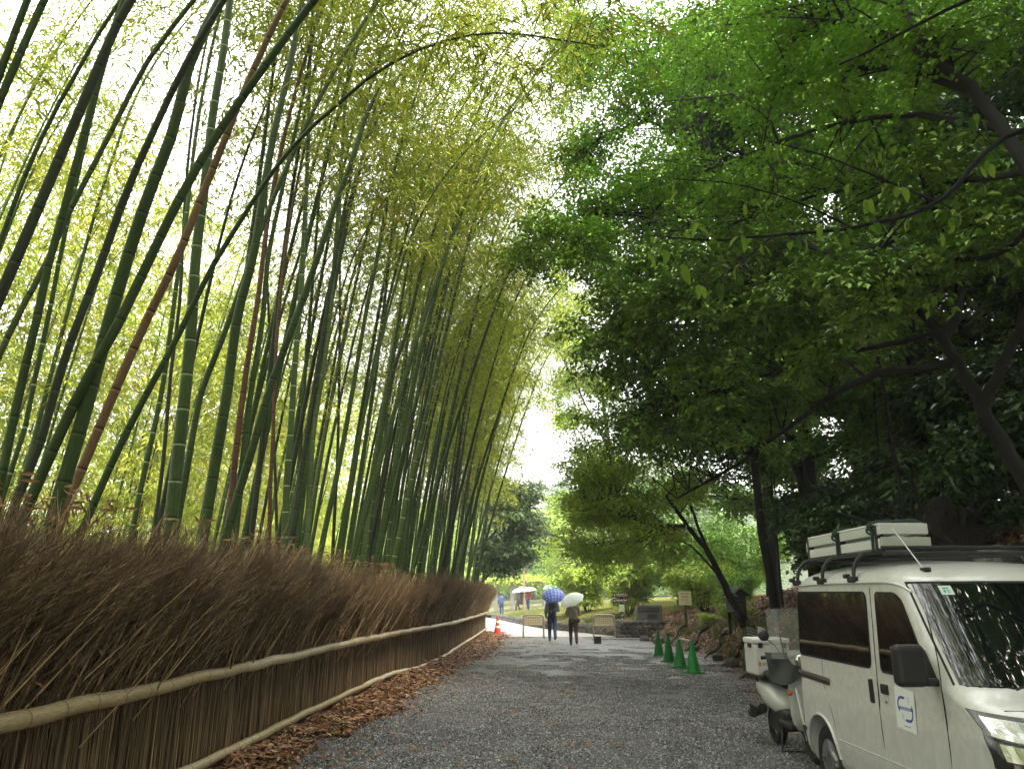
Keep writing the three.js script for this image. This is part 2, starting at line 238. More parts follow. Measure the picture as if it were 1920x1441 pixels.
// ---------- brushwood fence with bamboo rails ----------
{
  seed(41);
  const f = thing('brushwood_fence', 'long dark brown brushwood fence with bamboo rails along the left of the track', 'fence', [0, 0, 0]);
  const inner = -0.16;
  part('backing', sheet(1, 120, (u, v) => { const D = lerp(-3, 41.5, v); return [fenceX(D) + inner - 0.05, u * 1.5, -D]; }), std(C(0.13, 0.078, 0.034), 0.95, { map: rep(grainT, 2), side: THREE.DoubleSide }), f);
  const stick = new THREE.CylinderGeometry(0.55, 1, 1, 5, 1, true); stick.translate(0, 0.5, 0);
  const brown = () => { const k = rnd(), v = rr(0.55, 1.25); return k < 0.55 ? C(0.17 * v, 0.108 * v, 0.05 * v) : k < 0.85 ? C(0.31 * v, 0.215 * v, 0.11 * v) : C(0.1 * v, 0.06 * v, 0.03 * v); };
  const tinted = (g, c) => { g = flat(g); const n = g.attributes.position.count, a = new Float32Array(n * 3); for (let i = 0; i < n; i++) a.set([c.r, c.g, c.b], i * 3); g.setAttribute('color', new THREE.BufferAttribute(a, 3)); g.deleteAttribute('uv'); return g; };
  const bundleM = std(C(1, 1, 1), 0.72, { vertexColors: true });
  for (let b = 0; b < 4; b++) { // upright sticks between the rails, in bundles half a metre wide
    const gs = []; for (let k = 0; k < 55; k++) { const r = rr(0.0035, 0.009), L = rr(0.7, 1.5); gs.push(tinted(stick.clone().applyMatrix4(place(rr(-0.03, 0.13), rr(0, 0.12), -rr(0, 0.5), gauss() * 0.05 - 0.02, rnd() * 6, gauss() * 0.05, r, L, r)), brown())); }
    const g = mergeGeometries(gs), ms = [];
    for (let k = 0; k < 85; k++) { const D = -1 + 42 * Math.pow((k + rnd()) / 85, 1.2); ms.push(place(fenceX(D) + inner + rr(-0.02, 0.02), 0, -D, 0, gauss() * 0.03, 0, 1, rr(0.9, 1.1), rr(0.9, 1.3))); }
    inst('sticks', g, bundleM, ms, null, f);
  }
  // brush heads: a bent twig that forks into fine twiglets
  const twig = (sd) => {
    seed(sd); const out = [], main = []; const bx = rr(0.1, 0.3);
    for (let i = 0; i <= 5; i++) { const t = i / 5; main.push(V(bx * t * t + 0.03 * gauss(), t, 0.03 * gauss() * t)); }
    out.push(tube(main, taper(0.0065, 0.0022, 5), 3, null, false));
    for (let k = 0; k < 13; k++) { const t = rr(0.3, 0.97), p = main[Math.floor(t * 5)].clone(), a = rnd() * 6.28, l = rr(0.14, 0.36) * (1.2 - 0.4 * t), q = p.clone().add(V(Math.cos(a) * l * 0.45 + 0.12 * l, l, Math.sin(a) * l * 0.45)), mid = p.clone().lerp(q, 0.5).add(V(gauss() * 0.03, 0, gauss() * 0.03)); out.push(tube([p, mid, q], [0.0032, 0.0025, 0.0014], 3, null, false)); }
    return merge(out);
  };
  const tw = [101, 102, 103].map(twig); seed(55);
  const shade = () => { const v = rr(0.55, 1.3), k = rnd(); return k < 0.5 ? C(0.13 * v, 0.079 * v, 0.035 * v) : k < 0.8 ? C(0.21 * v, 0.132 * v, 0.06 * v) : k < 0.87 ? C(0.08 * v, 0.048 * v, 0.024 * v) : C(0.46 * v, 0.33 * v, 0.17 * v); };
  const bundle = (n, y, x, sweep, road, L, cross) => { const gs = []; for (let k = 0; k < n; k++) {
    const y0 = y(), d = V(road() + gauss() * cross, 1, -sweep() + gauss() * cross).normalize(), l = L(), q = new THREE.Quaternion().setFromUnitVectors(V(0, 1, 0), d).multiply(new THREE.Quaternion().setFromAxisAngle(V(0, 1, 0), rnd() * 6.28));
    gs.push(tinted(tw[k % 3].clone().applyMatrix4(new THREE.Matrix4().compose(V(x(y0), y0, -rr(0, 0.5)), q, V(l, l, l))), shade())); } return mergeGeometries(gs); };
  const put = (g, n, pw1, pick) => { const ms = []; for (let k = 0; k < n; k++) { const D = -1.5 + 43 * Math.pow((k + rnd()) / n, pw1), hump = n2(D * 0.62, 4) + 0.5 * n2(D * 1.7, 9); if (!pick(hump)) continue; ms.push(place(fenceX(D) + inner + rr(-0.02, 0.05), 0.1 * hump + rr(-0.05, 0.05) + 0.05 + 0.15 * sstep(12, 34, D), -D, 0.12 * hump + gauss() * 0.08, gauss() * 0.2, -0.1 * hump + gauss() * 0.06, 1, rr(0.92, 1.08), rr(0.9, 1.4))); } inst('brush', g, bundleM, ms, null, f); };
  // the shaggy heads along the top, leaning over the track and onward along it
  for (let b = 0; b < 5; b++) put(bundle(54, () => rr(1.15, 1.55), (y) => rr(-0.1, 0.16) + 0.2 * sstep(1.1, 1.5, y), () => rr(0.05, 0.9), () => rr(-0.45, 0.75), () => rr(0.3, 0.68), 0.36), 80, 1.3, () => true);
  { // stouter stalks and broken ends among the brush
    for (let b = 0; b < 3; b++) { const gs = []; for (let k = 0; k < 13; k++) { const r = rr(0.004, 0.0085), L = rr(0.5, 1.05), q = new THREE.Quaternion().setFromUnitVectors(V(0, 1, 0), V(rr(-0.2, 0.45), 1, -rr(0, 0.8)).normalize()), v = rr(0.6, 1.3); gs.push(tinted(stick.clone().applyMatrix4(new THREE.Matrix4().compose(V(rr(-0.02, 0.2), rr(0.65, 1.35), -rr(0, 0.5)), q, V(r, L, r))), rnd() < 0.5 ? C(0.42 * v, 0.29 * v, 0.14 * v) : C(0.24 * v, 0.145 * v, 0.065 * v))); } put(mergeGeometries(gs), 80, 1.3, () => true); }
  }
  // long bundles sweeping up from the rail, in drifts with dark hollows between
  for (let b = 0; b < 4; b++) put(bundle(34, () => rr(0.75, 1.2), () => rr(-0.08, 0.15), () => rr(0.3, 0.75), () => rr(-0.1, 0.4), () => rr(0.6, 0.95), 0.14), 90, 1.3, (h) => h > -0.1 + 0.5 * rnd() - 0.2);
  for (let b = 0; b < 2; b++) put(bundle(26, () => rr(0.7, 1.25), () => rr(-0.12, 0.02), () => rr(0, 0.3), () => rr(-0.05, 0.1), () => rr(0.5, 0.8), 0.1), 85, 1.3, () => true);
  { const lg = leafGeo(0.012, 0.1, 0.3, 1), a = []; // dead leaves caught in the brush
    const t = bakeTile(lg, 26, () => place(rr(0, 0.25), rr(0.9, 2.35), rr(-0.4, 0.4), rnd() * 6, rnd() * 6, rnd() * 6, rr(0.5, 1.1)), () => { const v = rr(0.7, 1.4); return C(0.24 * v, 0.12 * v, 0.045 * v); });
    for (let k = 0; k < 100; k++) { const D = 1 + 38 * Math.pow(rnd(), 1.4); a.push(place(fenceX(D) + inner, rr(-0.1, 0.1), -D, 0, 0, 0, 1, 1, rnd() < 0.5 ? 1 : -1)); }
    inst('caught_leaves', t, M.dead, a, null, f); }
  // rails: bamboo poles lashed end to end, each pole one part
  const pole = (D1, D2, y, r, mat) => {
    const pts = [], rad = [], col = [], n = Math.max(3, Math.round((D2 - D1) / 0.36)), top = (D) => y(D) + 0.012 * n2(D * 0.9, y(0) * 9);
    for (let i = 0; i <= n; i++) for (const [o, k, c] of i < n ? [[-0.012, 1, 0], [-0.004, 1.07, 1], [0.004, 1.02, 2], [0.014, 0.985, 0], [0.18, 1, 0]] : [[-0.01, 1, 0]]) {
      const D = D1 + (D2 - D1) * (i / n) + o; pts.push(V(fenceX(D) + 0.055 + r * 0.6, top(D), -D)); rad.push(r * k * lerp(1.08, 0.92, i / n)); col.push(c === 1 ? [0.5, 0.42, 0.3] : c === 2 ? [0.28, 0.24, 0.18] : [1, 1, 1]);
    }
    part('rail', tube(pts, rad, 12, col), mat, f);
  };
  const poleM = [C(0.62, 0.5, 0.29), C(0.55, 0.43, 0.22), C(0.66, 0.55, 0.35)].map((c) => std(c, 0.42, { vertexColors: true, map: rep(streakT, 3, 0.6) }));
  const up = (D) => pw(D, [[0, 0.9], [5, 0.93], [13, 0.96], [24, 0.97], [34, 1.0], [42, 1.05]]), lo = (D) => pw(D, [[0, 0.17], [9, 0.2], [16, 0.22], [19, 0.1], [22, 0.13], [24, 0.19], [42, 0.3]]);
  let k = 0;
  for (const [a, b] of [[-2, 3.2], [3.1, 8.5], [8.35, 13.1], [12.9, 18.2], [18, 23.4], [23.2, 29.1], [28.9, 34.2], [34, 40.2]]) pole(a, b, up, 0.051 + 0.004 * (k % 2), poleM[k++ % 3]);
  for (const [a, b] of [[-1.5, 4.2], [4.1, 9.05], [8.9, 14.2], [14, 19.3], [19.1, 23.2], [23, 28.6], [28.4, 33.9], [33.7, 40.3]]) pole(a, b, lo, 0.043 + 0.003 * (k % 2), poleM[k++ % 3]);
}
// ---------- bamboo grove ----------
const tri2 = (p, d, n, w, l) => { // one leaf folded along its midrib: root, side, tip, side; p root, d direction, n up
  const s = d.clone().cross(n).normalize().multiplyScalar(w), m = p.clone().addScaledVector(d, l * 0.42).addScaledVector(n, w * 0.45), e = p.clone().addScaledVector(d, l).addScaledVector(n, -l * 0.1);
  return [p, m.clone().add(s), e, m.clone().sub(s)];
};
function leafSpray(sd, count, R, w, l, droop, twigs = 1, flatness = 0.5, pairs = false) {
  seed(sd); const pos = [];
  for (let t = 0; t < twigs; t++) {
    const az = rnd() * 6.28, dir = V(Math.cos(az), gauss() * flatness, Math.sin(az)).normalize();
    for (let i = 0; i < count / twigs; i++) {
      const u = pairs ? 0.25 + 0.75 * (i + 0.5) / (count / twigs) : Math.pow(rnd(), 0.6), p = dir.clone().multiplyScalar(R * u).add(V(gauss() * R * 0.12, gauss() * R * 0.12 - droop * u * u * R * 0.5, gauss() * R * 0.12));
      const sd2 = pairs ? (i % 2 ? 1 : -1) * rr(0.7, 1.2) : gauss() * 1.4, q = az + sd2;
      const d = V(Math.cos(q), -droop * rr(0.3, 1.2) + gauss() * 0.25, Math.sin(q)).normalize();
      let n = V(gauss() * 0.5, 1, gauss() * 0.5); n.sub(d.clone().multiplyScalar(n.dot(d))).normalize();
      const s = rr(0.7, 1.2);
      for (const v of tri2(p, d, n, w * s, l * s)) pos.push(v.x, v.y, v.z);
    }
  }
  const g = new THREE.BufferGeometry(); g.setAttribute('position', new THREE.Float32BufferAttribute(pos, 3)); g.setIndex(leafIndex(pos.length / 12)); return g;
}
function leafIndex(n) { const a = new Uint32Array(n * 6); for (let i = 0; i < n; i++) a.set([i * 4, i * 4 + 1, i * 4 + 2, i * 4, i * 4 + 2, i * 4 + 3], i * 6); return new THREE.BufferAttribute(a, 1); }
// all leaves of one crown as one mesh, a colour for each spray
function leaves(name, geos, mat, mats, cols, parent) {
  let n = 0; mats.forEach((m, j) => { n += m.length * geos[j].attributes.position.count; });
  const pos = new Float32Array(n * 3), col = new Float32Array(n * 3), v = V(0, 0, 0); let o = 0;
  mats.forEach((m, j) => m.forEach((x, i) => { const p = geos[j].attributes.position, c = cols[j][i]; for (let k = 0; k < p.count; k++) { const f = k % 4 ? f0 : (f0 = rr(0.8, 1.2)); v.fromBufferAttribute(p, k).applyMatrix4(x); pos[o] = v.x; pos[o + 1] = v.y; pos[o + 2] = v.z; col[o] = c.r * f; col[o + 1] = c.g * f; col[o + 2] = c.b * f; o += 3; } }));
  const g = new THREE.BufferGeometry(); g.setAttribute('position', new THREE.BufferAttribute(pos, 3)); g.setAttribute('color', new THREE.BufferAttribute(col, 3)); g.setIndex(leafIndex(n / 4));
  const q = part(name, g, mat, parent); q.userData.kind = 'stuff'; leafCount += n / 4; return q;
}
let f0 = 1, leafCount = 0;
const bamSpray = [1, 2, 3].map((k) => leafSpray(200 + k, 23, 0.46, 0.0125, 0.145, 0.75, 5, 0.45));
M.bamLeaf = std(C(1, 1, 1), 0.75, { vertexColors: true, flatShading: true, side: THREE.DoubleSide });
const bamCol = () => { const k = rnd(), v = rr(0.75, 1.15); return k < 0.5 ? C(0.55 * v, 0.61 * v, 0.085 * v) : k < 0.72 ? C(0.38 * v, 0.52 * v, 0.08 * v) : k < 0.96 ? C(0.62 * v, 0.63 * v, 0.1 * v) : C(0.64 * v, 0.5 * v, 0.08 * v); };
M.branch = std(C(0.09, 0.1, 0.04), 0.7);
const culmBase = { g: [0.055, 0.098, 0.022], r: [0.075, 0.125, 0.034], b: [0.29, 0.175, 0.085], d: [0.042, 0.058, 0.026], l: [0.1, 0.15, 0.05], w: [0.15, 0.078, 0.04] };
const culmMat = {}; for (const k in culmBase) culmMat[k] = phy(C(...culmBase[k]), 0.5, { specularIntensity: 0.45, vertexColors: true, map: rep(streakT, 2, 0.5) });
// a culm follows pts; rings at every node
function culmGeo(pts, r0, r1, kind, sides) {
  const cv = new THREE.CatmullRomCurve3(pts, false, 'centripetal'), L = cv.getLength(), P = [], R = [], K = [];
  const white = kind === 'r', wh = white ? [5.5, 4.4, 7.5] : [1.7, 1.6, 1.9], dk = kind === 'b' || kind === 'w' ? [0.25, 0.22, 0.2] : [0.35, 0.35, 0.35];
  let s = 0, k = 0; const off = rnd() * 0.2;
  const put = (d, m, c) => { const t = clamp(d / L, 0, 1); P.push(cv.getPointAt(t)); R.push(lerp(r0, r1, Math.pow(t, 1.15)) * m); K.push(c); };
  put(0, 1, [1, 1, 1]); s = 0.12 + off;
  while (s < L - 0.3) {
    const t = 1 + 0.12 * Math.sin(k * 1.7) + rr(-0.05, 0.05), one = [t, t, t * 0.97];
    put(s - 0.02, 0.995, one); put(s - 0.012, 0.995, wh); put(s - 0.002, 1.06, wh); put(s + 0.003, 1.05, dk); put(s + 0.016, 1.0, dk.map((a) => a * 1.6)); put(s + 0.03, 0.99, one);
    const seg = lerp(0.25, 0.36, sstep(0, 3, s)) * lerp(1, 0.7, sstep(0.6, 1, s / L)) * rr(0.95, 1.05); s += seg; k++;
  }
  put(L, 0.5, [1, 1, 1]);
  return { g: tube(P, R, sides, K), cv, L };
}
const groveM = [[], [], []], groveC = [[], [], []];
const shed = (o, [mats, cols], keep = 1, low = 0) => { o.updateMatrix(); mats.forEach((m, j) => m.forEach((x, i) => { if (rnd() > keep) return; const q = o.matrix.clone().multiply(x); if (q.elements[13] < low + 1.5 * (rnd() - 0.5)) return; groveM[j].push(q); groveC[j].push(cols[j][i]); })); };
function dressCulm(root, cv, L, from, nb, ns, reach = 1) { // branches from the upper nodes, sprays of leaves along them
  const br = [], mats = [[], [], []], cols = [[], [], []];
  for (let k = 0; k < nb; k++) {
    const t = lerp(from, 0.985, Math.pow(rnd(), 0.8)), p = cv.getPointAt(t), az = rnd() * 6.28, l = rr(0.9, 1.9) * (1.15 - 0.6 * sstep(0.6, 1, t)) * reach, e = p.clone().add(V(Math.cos(az) * l, l * rr(0.1, 0.55), Math.sin(az) * l)), m = p.clone().lerp(e, 0.5).add(V(0, 0.14 * l, 0));
    const c = curve([p, m, e.clone().add(V(0, -0.2 * l, 0))], 4); br.push(tube(c, taper(0.007, 0.002, 4), 3, null, false));
    for (let i = 0; i < ns; i++) {
      const u = 0.2 + 0.85 * rnd(), q = c[Math.min(4, Math.floor(u * 4.99))].clone().add(V(gauss() * 0.28, gauss() * 0.22 - 0.1, gauss() * 0.28)), j = Math.floor(rnd() * 3);
      mats[j].push(place(q.x, q.y, q.z, gauss() * 0.4, rnd() * 6.28, gauss() * 0.4, rr(0.8, 1.35))); cols[j].push(bamCol());
    }
  }
  part('branches', br, M.branch, root).userData.kind = 'stuff';
  return [mats, cols];
}
const hero = [
  ['thick dark green bamboo culm leaning right behind the near fence, the broadest one', ['g', 0.066, [-3.56,0.00, -3.30,2.28, -3.20,3.05, -3.15,3.54, -3.07,4.23, -2.97,4.85, -2.85,5.43, -2.78,6.13, -2.63,6.68, -5.60]]],
  ['dark green bamboo culm leaning steeply right beside the broadest culm', ['g', 0.050, [-3.97,0.00, -3.49,2.25, -3.35,2.77, -3.21,3.22, -3.04,3.65, -2.86,4.21, -2.69,4.74, -2.46,5.31, -2.15,5.94, -1.77,6.64, -5.55]]],
  ['slim dark bamboo culm leaning right at the left edge of the grove', ['d', 0.036, [-3.65,0.00, -3.27,2.16, -3.16,2.64, -3.09,3.25, -2.95,3.97, -2.85,4.53, -2.76,4.90, -2.58,5.55, -2.45,5.93, -5.05]]],
  ['dead tan brown bamboo culm leaning right among green ones', ['b', 0.052, [-4.15,0.00, -3.61,2.36, -3.45,2.94, -3.30,3.47, -3.14,3.99, -2.95,4.54, -2.81,5.08, -2.65,5.68, -2.49,6.30, -6.25]]],
  ['long green bamboo culm crossing the others and arching over the track', ['G', 0.048, [-4.39,0.00, -3.70,2.62, -3.48,3.30, -3.21,3.99, -3.07,4.40, -2.92,4.82, -2.70,5.30, -2.40,5.90, -2.10,6.34, -1.90,6.55, -1.50,6.98, -0.98,7.33, -0.38,7.52, 0.00,7.53, -6.90]]],
  ['stout upright green bamboo culm with bright white node rings', ['r', 0.086, [-3.36,0.00, -3.36,2.31, -3.36,2.98, -3.36,3.68, -3.37,4.35, -3.41,5.26, -3.40,6.15, -3.40,6.94, -3.36,7.79, -3.35,8.54, -7.65]]],
  ['thick green bamboo culm just right of the stout white ringed one', ['g', 0.086, [-3.58,0.00, -3.41,2.55, -3.36,3.27, -3.31,4.07, -3.28,4.91, -3.16,5.70, -3.10,6.74, -3.03,7.51, -2.91,8.45, -2.82,9.45, -8.65]]],
  ['slim white ringed bamboo culm near the left edge', ['r', 0.025, [-4.21,0.00, -3.92,2.52, -3.86,2.90, -3.84,3.48, -3.82,3.88, -3.81,4.39, -3.78,5.14, -3.74,5.85, -3.69,6.64, -5.95]]],
  ['green bamboo culm rising from the left edge beside the slim white ringed one', ['g', 0.037, [-3.44,0.00, -3.37,2.56, -3.36,3.08, -3.34,3.53, -3.33,3.97, -3.29,4.45, -3.26,4.93, -3.22,5.44, -3.15,6.18, -5.05]]],
  ['nearly black bamboo culm leaning in from the left border', ['d', 0.042, [-3.47,0.00, -3.17,2.87, -3.12,3.27, -3.05,3.62, -2.94,4.16, -2.79,4.91, -2.71,5.32, -2.66,5.50, -4.30]]],
  ['dark bamboo culm crossing the top left corner', ['g', 0.032, [-3.59,0.00, -3.21,3.81, -3.14,4.31, -3.10,4.61, -3.05,4.87, -2.98,5.23, -4.00]]],
  ['bamboo culm cut by the extreme top left corner', ['g', 0.031, [-3.56,0.00, -3.24,3.99, -3.20,4.42, -3.14,4.80, -3.09,5.23, -4.00]]],
  ['slender bamboo culm with dark nodes running beside the nearly black one', ['g', 0.024, [-4.43,0.00, -4.16,3.63, -4.12,4.07, -4.07,4.45, -4.01,4.90, -3.87,5.56, -3.77,5.88, -3.64,6.31, -3.52,6.64, -5.55]]],
  ['pale grey green bamboo culm leaning strongly right in the upper left', ['l', 0.029, [-4.46,0.00, -3.85,3.12, -3.78,3.39, -3.70,3.73, -3.58,4.04, -3.47,4.50, -3.29,5.08, -3.20,5.37, -3.03,5.92, -2.77,6.45, -5.40]]],
  ['white ringed bamboo culm left of the stout ringed one', ['r', 0.042, [-4.44,0.00, -4.31,2.42, -4.27,2.97, -4.22,3.47, -4.17,4.15, -4.16,4.86, -4.16,5.45, -4.14,6.35, -4.15,7.51, -8.85]]],
  ['thin blackish bamboo culm beside the stout ringed one', ['d', 0.035, [-4.70,0.00, -4.66,2.54, -4.65,3.43, -4.69,4.64, -4.69,5.77, -4.73,6.37, -4.81,7.66, -10.15]]],
  ['green bamboo culm leaning right between the ringed and thick culms', ['g', 0.052, [-4.16,0.00, -4.00,3.05, -3.92,4.27, -3.81,4.66, -3.53,5.85, -3.32,6.78, -9.35]]],
  ['green bamboo culm with a broken top ending among the leaves', ['X', 0.067, [-3.65,0.00, -3.25,2.43, -3.07,3.32, -2.92,4.12, -2.74,4.80, -2.50,5.74, -2.29,6.63, -2.12,7.28, -1.97,7.96, -1.82,8.40, -8.90]]],
  ['reddish brown dead bamboo culm behind the green ones', ['w', 0.057, [-3.78,0.00, -3.75,2.73, -3.74,3.85, -3.70,4.82, -3.63,5.84, -3.60,6.87, -10.30]]],
  ['green bamboo culm rising straight beside the reddish brown one', ['g', 0.061, [-3.69,0.00, -3.66,3.07, -3.64,4.28, -3.56,5.56, -3.56,6.46, -3.42,7.75, -3.23,9.31, -3.11,10.79, -10.35]]],
  ['slender upright bamboo culm with regular white rings', ['r', 0.062, [-3.04,0.00, -3.13,2.52, -3.16,3.18, -3.17,3.95, -3.19,5.11, -3.19,6.18, -3.21,6.74, -3.26,8.30, -3.37,10.29, -3.40,11.03, -10.75]]],
  ['thin dark culm tilting left against the others', ['d', 0.036, [-3.68,0.00, -3.93,2.72, -4.17,4.80, -4.39,6.59, -4.58,8.27, -13.05]]],
  ['short rusty red dead culm at the fence top', ['w', 0.038, [-3.29,0.00, -3.42,2.54, -3.47,3.26, -3.49,3.89, -3.57,5.36, -11.00]]],
  ['medium green bamboo culm at the middle of the fence', ['l', 0.066, [-3.15,0.00, -3.17,2.72, -3.19,4.25, -3.08,5.55, -3.03,7.28, -3.02,8.82, -3.02,10.81, -12.10]]],
  ['plain green bamboo culm just left of the middle', ['g', 0.054, [-3.56,0.00, -3.63,2.69, -3.69,4.82, -3.68,7.01, -3.67,9.22, -13.15]]],
  ['long straight green culm past the middle of the fence', ['g', 0.062, [-3.46,0.00, -3.14,2.64, -2.98,3.68, -2.80,5.16, -2.64,6.62, -2.49,7.71, -2.28,9.36, -13.00]]],
  ['straight brownish black culm standing plumb', ['d', 0.046, [-3.39,0.00, -3.43,3.25, -3.44,4.35, -3.54,6.73, -3.64,8.65, -3.74,10.95, -15.00]]],
  ['green bamboo culm in the dense middle stand, second after the plumb one', ['g', 0.067, [-3.37,0.00, -3.13,2.76, -2.96,4.36, -2.78,6.21, -2.61,8.69, -2.49,11.01, -15.10]]],
  ['dark green culm leaning right out of the dense middle stand', ['g', 0.072, [-3.39,0.00, -2.97,2.85, -2.69,4.36, -2.42,6.21, -2.21,6.93, -1.86,8.69, -1.29,10.62, -0.73,12.38, -15.10]]],
  ['white ringed green culm in the dense stand', ['r', 0.059, [-2.82,0.00, -2.77,2.47, -2.71,4.56, -2.61,6.15, -2.52,7.80, -2.49,9.84, -2.46,11.32, -17.55]]],
  ['green culm leaning far right above the fence bend', ['g', 0.071, [-3.32,0.00, -2.89,2.79, -2.61,4.27, -2.18,6.34, -1.81,7.99, -1.48,9.73, -0.95,12.39, -17.30]]],
  ['second white ringed culm in the dense stand', ['r', 0.061, [-3.15,0.00, -3.06,3.51, -2.99,5.83, -2.85,7.04, -2.58,9.59, -2.56,11.42, -19.85]]],
  ['thin green culm curving right over the far fence', ['g', 0.069, [-2.91,0.00, -2.53,3.46, -2.21,5.79, -1.86,7.92, -1.32,9.98, -0.84,11.41, -22.45]]],
  ['pale ringed culm near the far end of the fence', ['r', 0.064, [-2.10,0.00, -1.97,2.76, -1.84,5.10, -1.70,7.54, -1.59,9.62, -31.85]]],
  ['last pale ringed culm at the far end of the fence', ['r', 0.076, [-1.78,0.00, -1.64,3.06, -1.42,6.55, -1.20,9.36, -1.08,11.61, -45.00]]],
  ['dark slim culm reaching to the upper centre', ['d', 0.059, [-3.81,0.00, -3.42,3.19, -3.00,5.88, -2.29,9.39, -1.64,12.59, -0.93,15.35, -19.25]]],
];
{
  hero.forEach(([label, row], i) => {
    seed(500 + i * 13);
    let [kind, r, a] = row; const z = a[a.length - 1], pts = [];
    for (let k = 0; k + 1 < a.length; k += 2) pts.push(V(a[k], a[k + 1], z));
    const stop = kind === 'X', droop = kind === 'G'; if (stop || droop) kind = 'g';
    const dz = rr(-0.04, 0.03); pts.forEach((p) => { p.z += dz * Math.max(0, p.y - 2.3) * 0.6; });
    const e = pts[pts.length - 1], d = e.clone().sub(pts[pts.length - 2]).normalize(), nvis = e.y;
    if (!stop) { let h = droop ? 0.5 : Math.max(2.5, 15 + rr(-1.5, 2) - e.y), c = e.clone(); const n = Math.ceil(h / 1.2); for (let k = 0; k < n; k++) { d.x += 0.05 + (droop ? 0.1 : 0); d.y -= droop ? 0.22 : 0.05; d.normalize(); c = c.clone().addScaledVector(d, h / n / Math.max(0.5, Math.abs(d.y))); pts.push(c); } }
    const base = pts[0].clone(), o = thing('bamboo', label, 'bamboo', [base.x, -0.05, base.z], 0, 'bamboo culms behind the brushwood fence');
    pts.forEach((p) => { p.x -= base.x; p.z -= base.z; });
    const c = culmGeo(pts, r * 0.86, stop ? r * 0.45 : 0.008, kind, r > 0.055 ? 13 : 9);
    part('culm', c.g, culmMat[kind], o);
    if (!stop && kind !== 'b' && kind !== 'w') shed(o, dressCulm(o, c.cv, c.L, droop ? 0.7 : clamp(8.5 / c.L, 0.5, 0.75), droop ? 15 : 30, droop ? 3 : 4, droop ? 0.8 : 1.2));
  });
  // the rest of the grove
  const protos = [];
  for (let k = 0; k < 9; k++) {
    seed(900 + k * 7); const kind = ['g', 'g', 'l', 'r', 'g', 'd', 'g', 'r', 'l'][k], Ht = rr(13, 17.5), lean = rr(0.02, 0.11), bend = rr(0.02, 0.07), pts = [];
    for (let i = 0; i <= 9; i++) { const y = Ht * i / 9; pts.push(V(lean * y + bend * y * y * 0.11 * (1 + sstep(0.6, 1, i / 9)), y - 0.04 * Ht * Math.pow(i / 9, 5) * (bend * 60), 0.05 * Math.sin(y * 0.4 + k) * y * 0.3)); }
    const o = new THREE.Group(); const c = culmGeo(pts, rr(0.04, 0.058), 0.006, kind, 9); part('culm', c.g, culmMat[kind], o);
    protos.push([o, kind, dressCulm(o, c.cv, c.L, rr(0.26, 0.4), 30, 5, 1.3)]);
  }
  const look = { g: 'green bamboo culm', l: 'pale green bamboo culm', r: 'white ringed bamboo culm', d: 'dark slim bamboo culm' };
  const zone = (x, D) => { const b = fenceX(D) - x; return b > 8 ? 'far back in the grove' : b > 3.5 ? 'in the second depth of the grove' : D < 17 ? 'close behind the near half of the fence' : D < 24 ? 'crowded behind the middle of the fence' : D < 32 ? 'crowded behind the far part of the fence' : 'crowded at the far end of the fence'; };
  seed(1234); const spots = [];
  let guard = 0;
  while (spots.length < 190 && guard++ < 9000) {
    const near = rnd() < 0.58, D = near ? 11 + 30 * rnd() : 9 + 34 * Math.pow(rnd(), 0.9), back = near ? rr(0.35, 2.2) : 1.2 + 15 * Math.pow(rnd(), 1.15), x = fenceX(D) - back;
    if (x / D < -1.05 || (D < 10 && back < 2.2)) continue;
    if (spots.some(([a, b]) => Math.hypot(a - x, b - D) < 0.26)) continue;
    spots.push([x, D]);
  }
  const over = new Set(); for (const [x, D] of [[-3.2, 13.5], [-3, 15.2], [-2.9, 16.6], [-2.8, 18], [-2.7, 19.6], [-2.4, 21.2], [-2.3, 23], [-2.2, 25.5], [-2.1, 28], [-2, 31]]) { over.add(spots.length); spots.push([x, D]); }
  spots.forEach(([x, D], i) => {
    const [src, kind, lv] = protos[Math.floor(rnd() * protos.length)], o = src.clone();
    o.name = numbered('bamboo'); o.position.set(x, -0.05, -D); o.rotation.set(gauss() * 0.03, gauss() * 0.55, gauss() * 0.03); let s = rr(0.8, 1.12); if (over.has(i)) { s = 1.1; o.rotation.set(0, gauss() * 0.2, -0.08 - 0.06 * rnd()); } o.scale.set(s, s * rr(0.9, 1.1), s);
    { const l = look[kind] + ' ' + zone(x, D); tag(o, l, 'bamboo', l + 's'.slice(1)); } scene.add(o); { const b = fenceX(D) - x; shed(o, lv, 0.7, b < 2.5 ? lerp(8, 6, sstep(14, 32, D)) : b < 6 ? 4.5 : 3); }
  });
  { const m = leaves('bamboo_foliage', bamSpray, M.bamLeaf, groveM, groveC, scene); m.name = 'bamboo_foliage'; tag(m, 'yellow green bamboo leaves over the grove and the track', 'foliage', null, 'stuff'); }
  // the far side of the grove, a mass of leaves no one could count
  seed(77); const sp = [leafSpray(281, 40, 0.8, 0.02, 0.22, 0.7, 6, 0.5)], cm = [[]], cc = [[]];
  for (let k = 0; k < 560; k++) { const p = V(rr(-4, 4), rr(-3.5, 3.5), rr(-4, 4)); if (n3(p.x * 0.3, p.y * 0.3, p.z * 0.3) < -0.25) continue; cm[0].push(place(p.x, p.y, p.z, gauss() * 0.4, rnd() * 6, gauss() * 0.4, rr(0.8, 1.5))); cc[0].push(bamCol()); }
  const chunk = leaves('chunk', sp, M.bamLeaf, cm, cc, new THREE.Group()), ms = [];
  for (const D of [18, 25, 32, 39, 46, 53]) for (const b of [12, 19]) for (const y of b > 15 ? [7] : [5.5, 12]) { const x = fenceX(Math.min(D, 42)) - b + rr(-1, 1); if (x / D < -1.35) continue; ms.push(place(x, y + rr(-1, 1), -D, 0, rnd() * 6.28, 0, rr(0.9, 1.1))); }
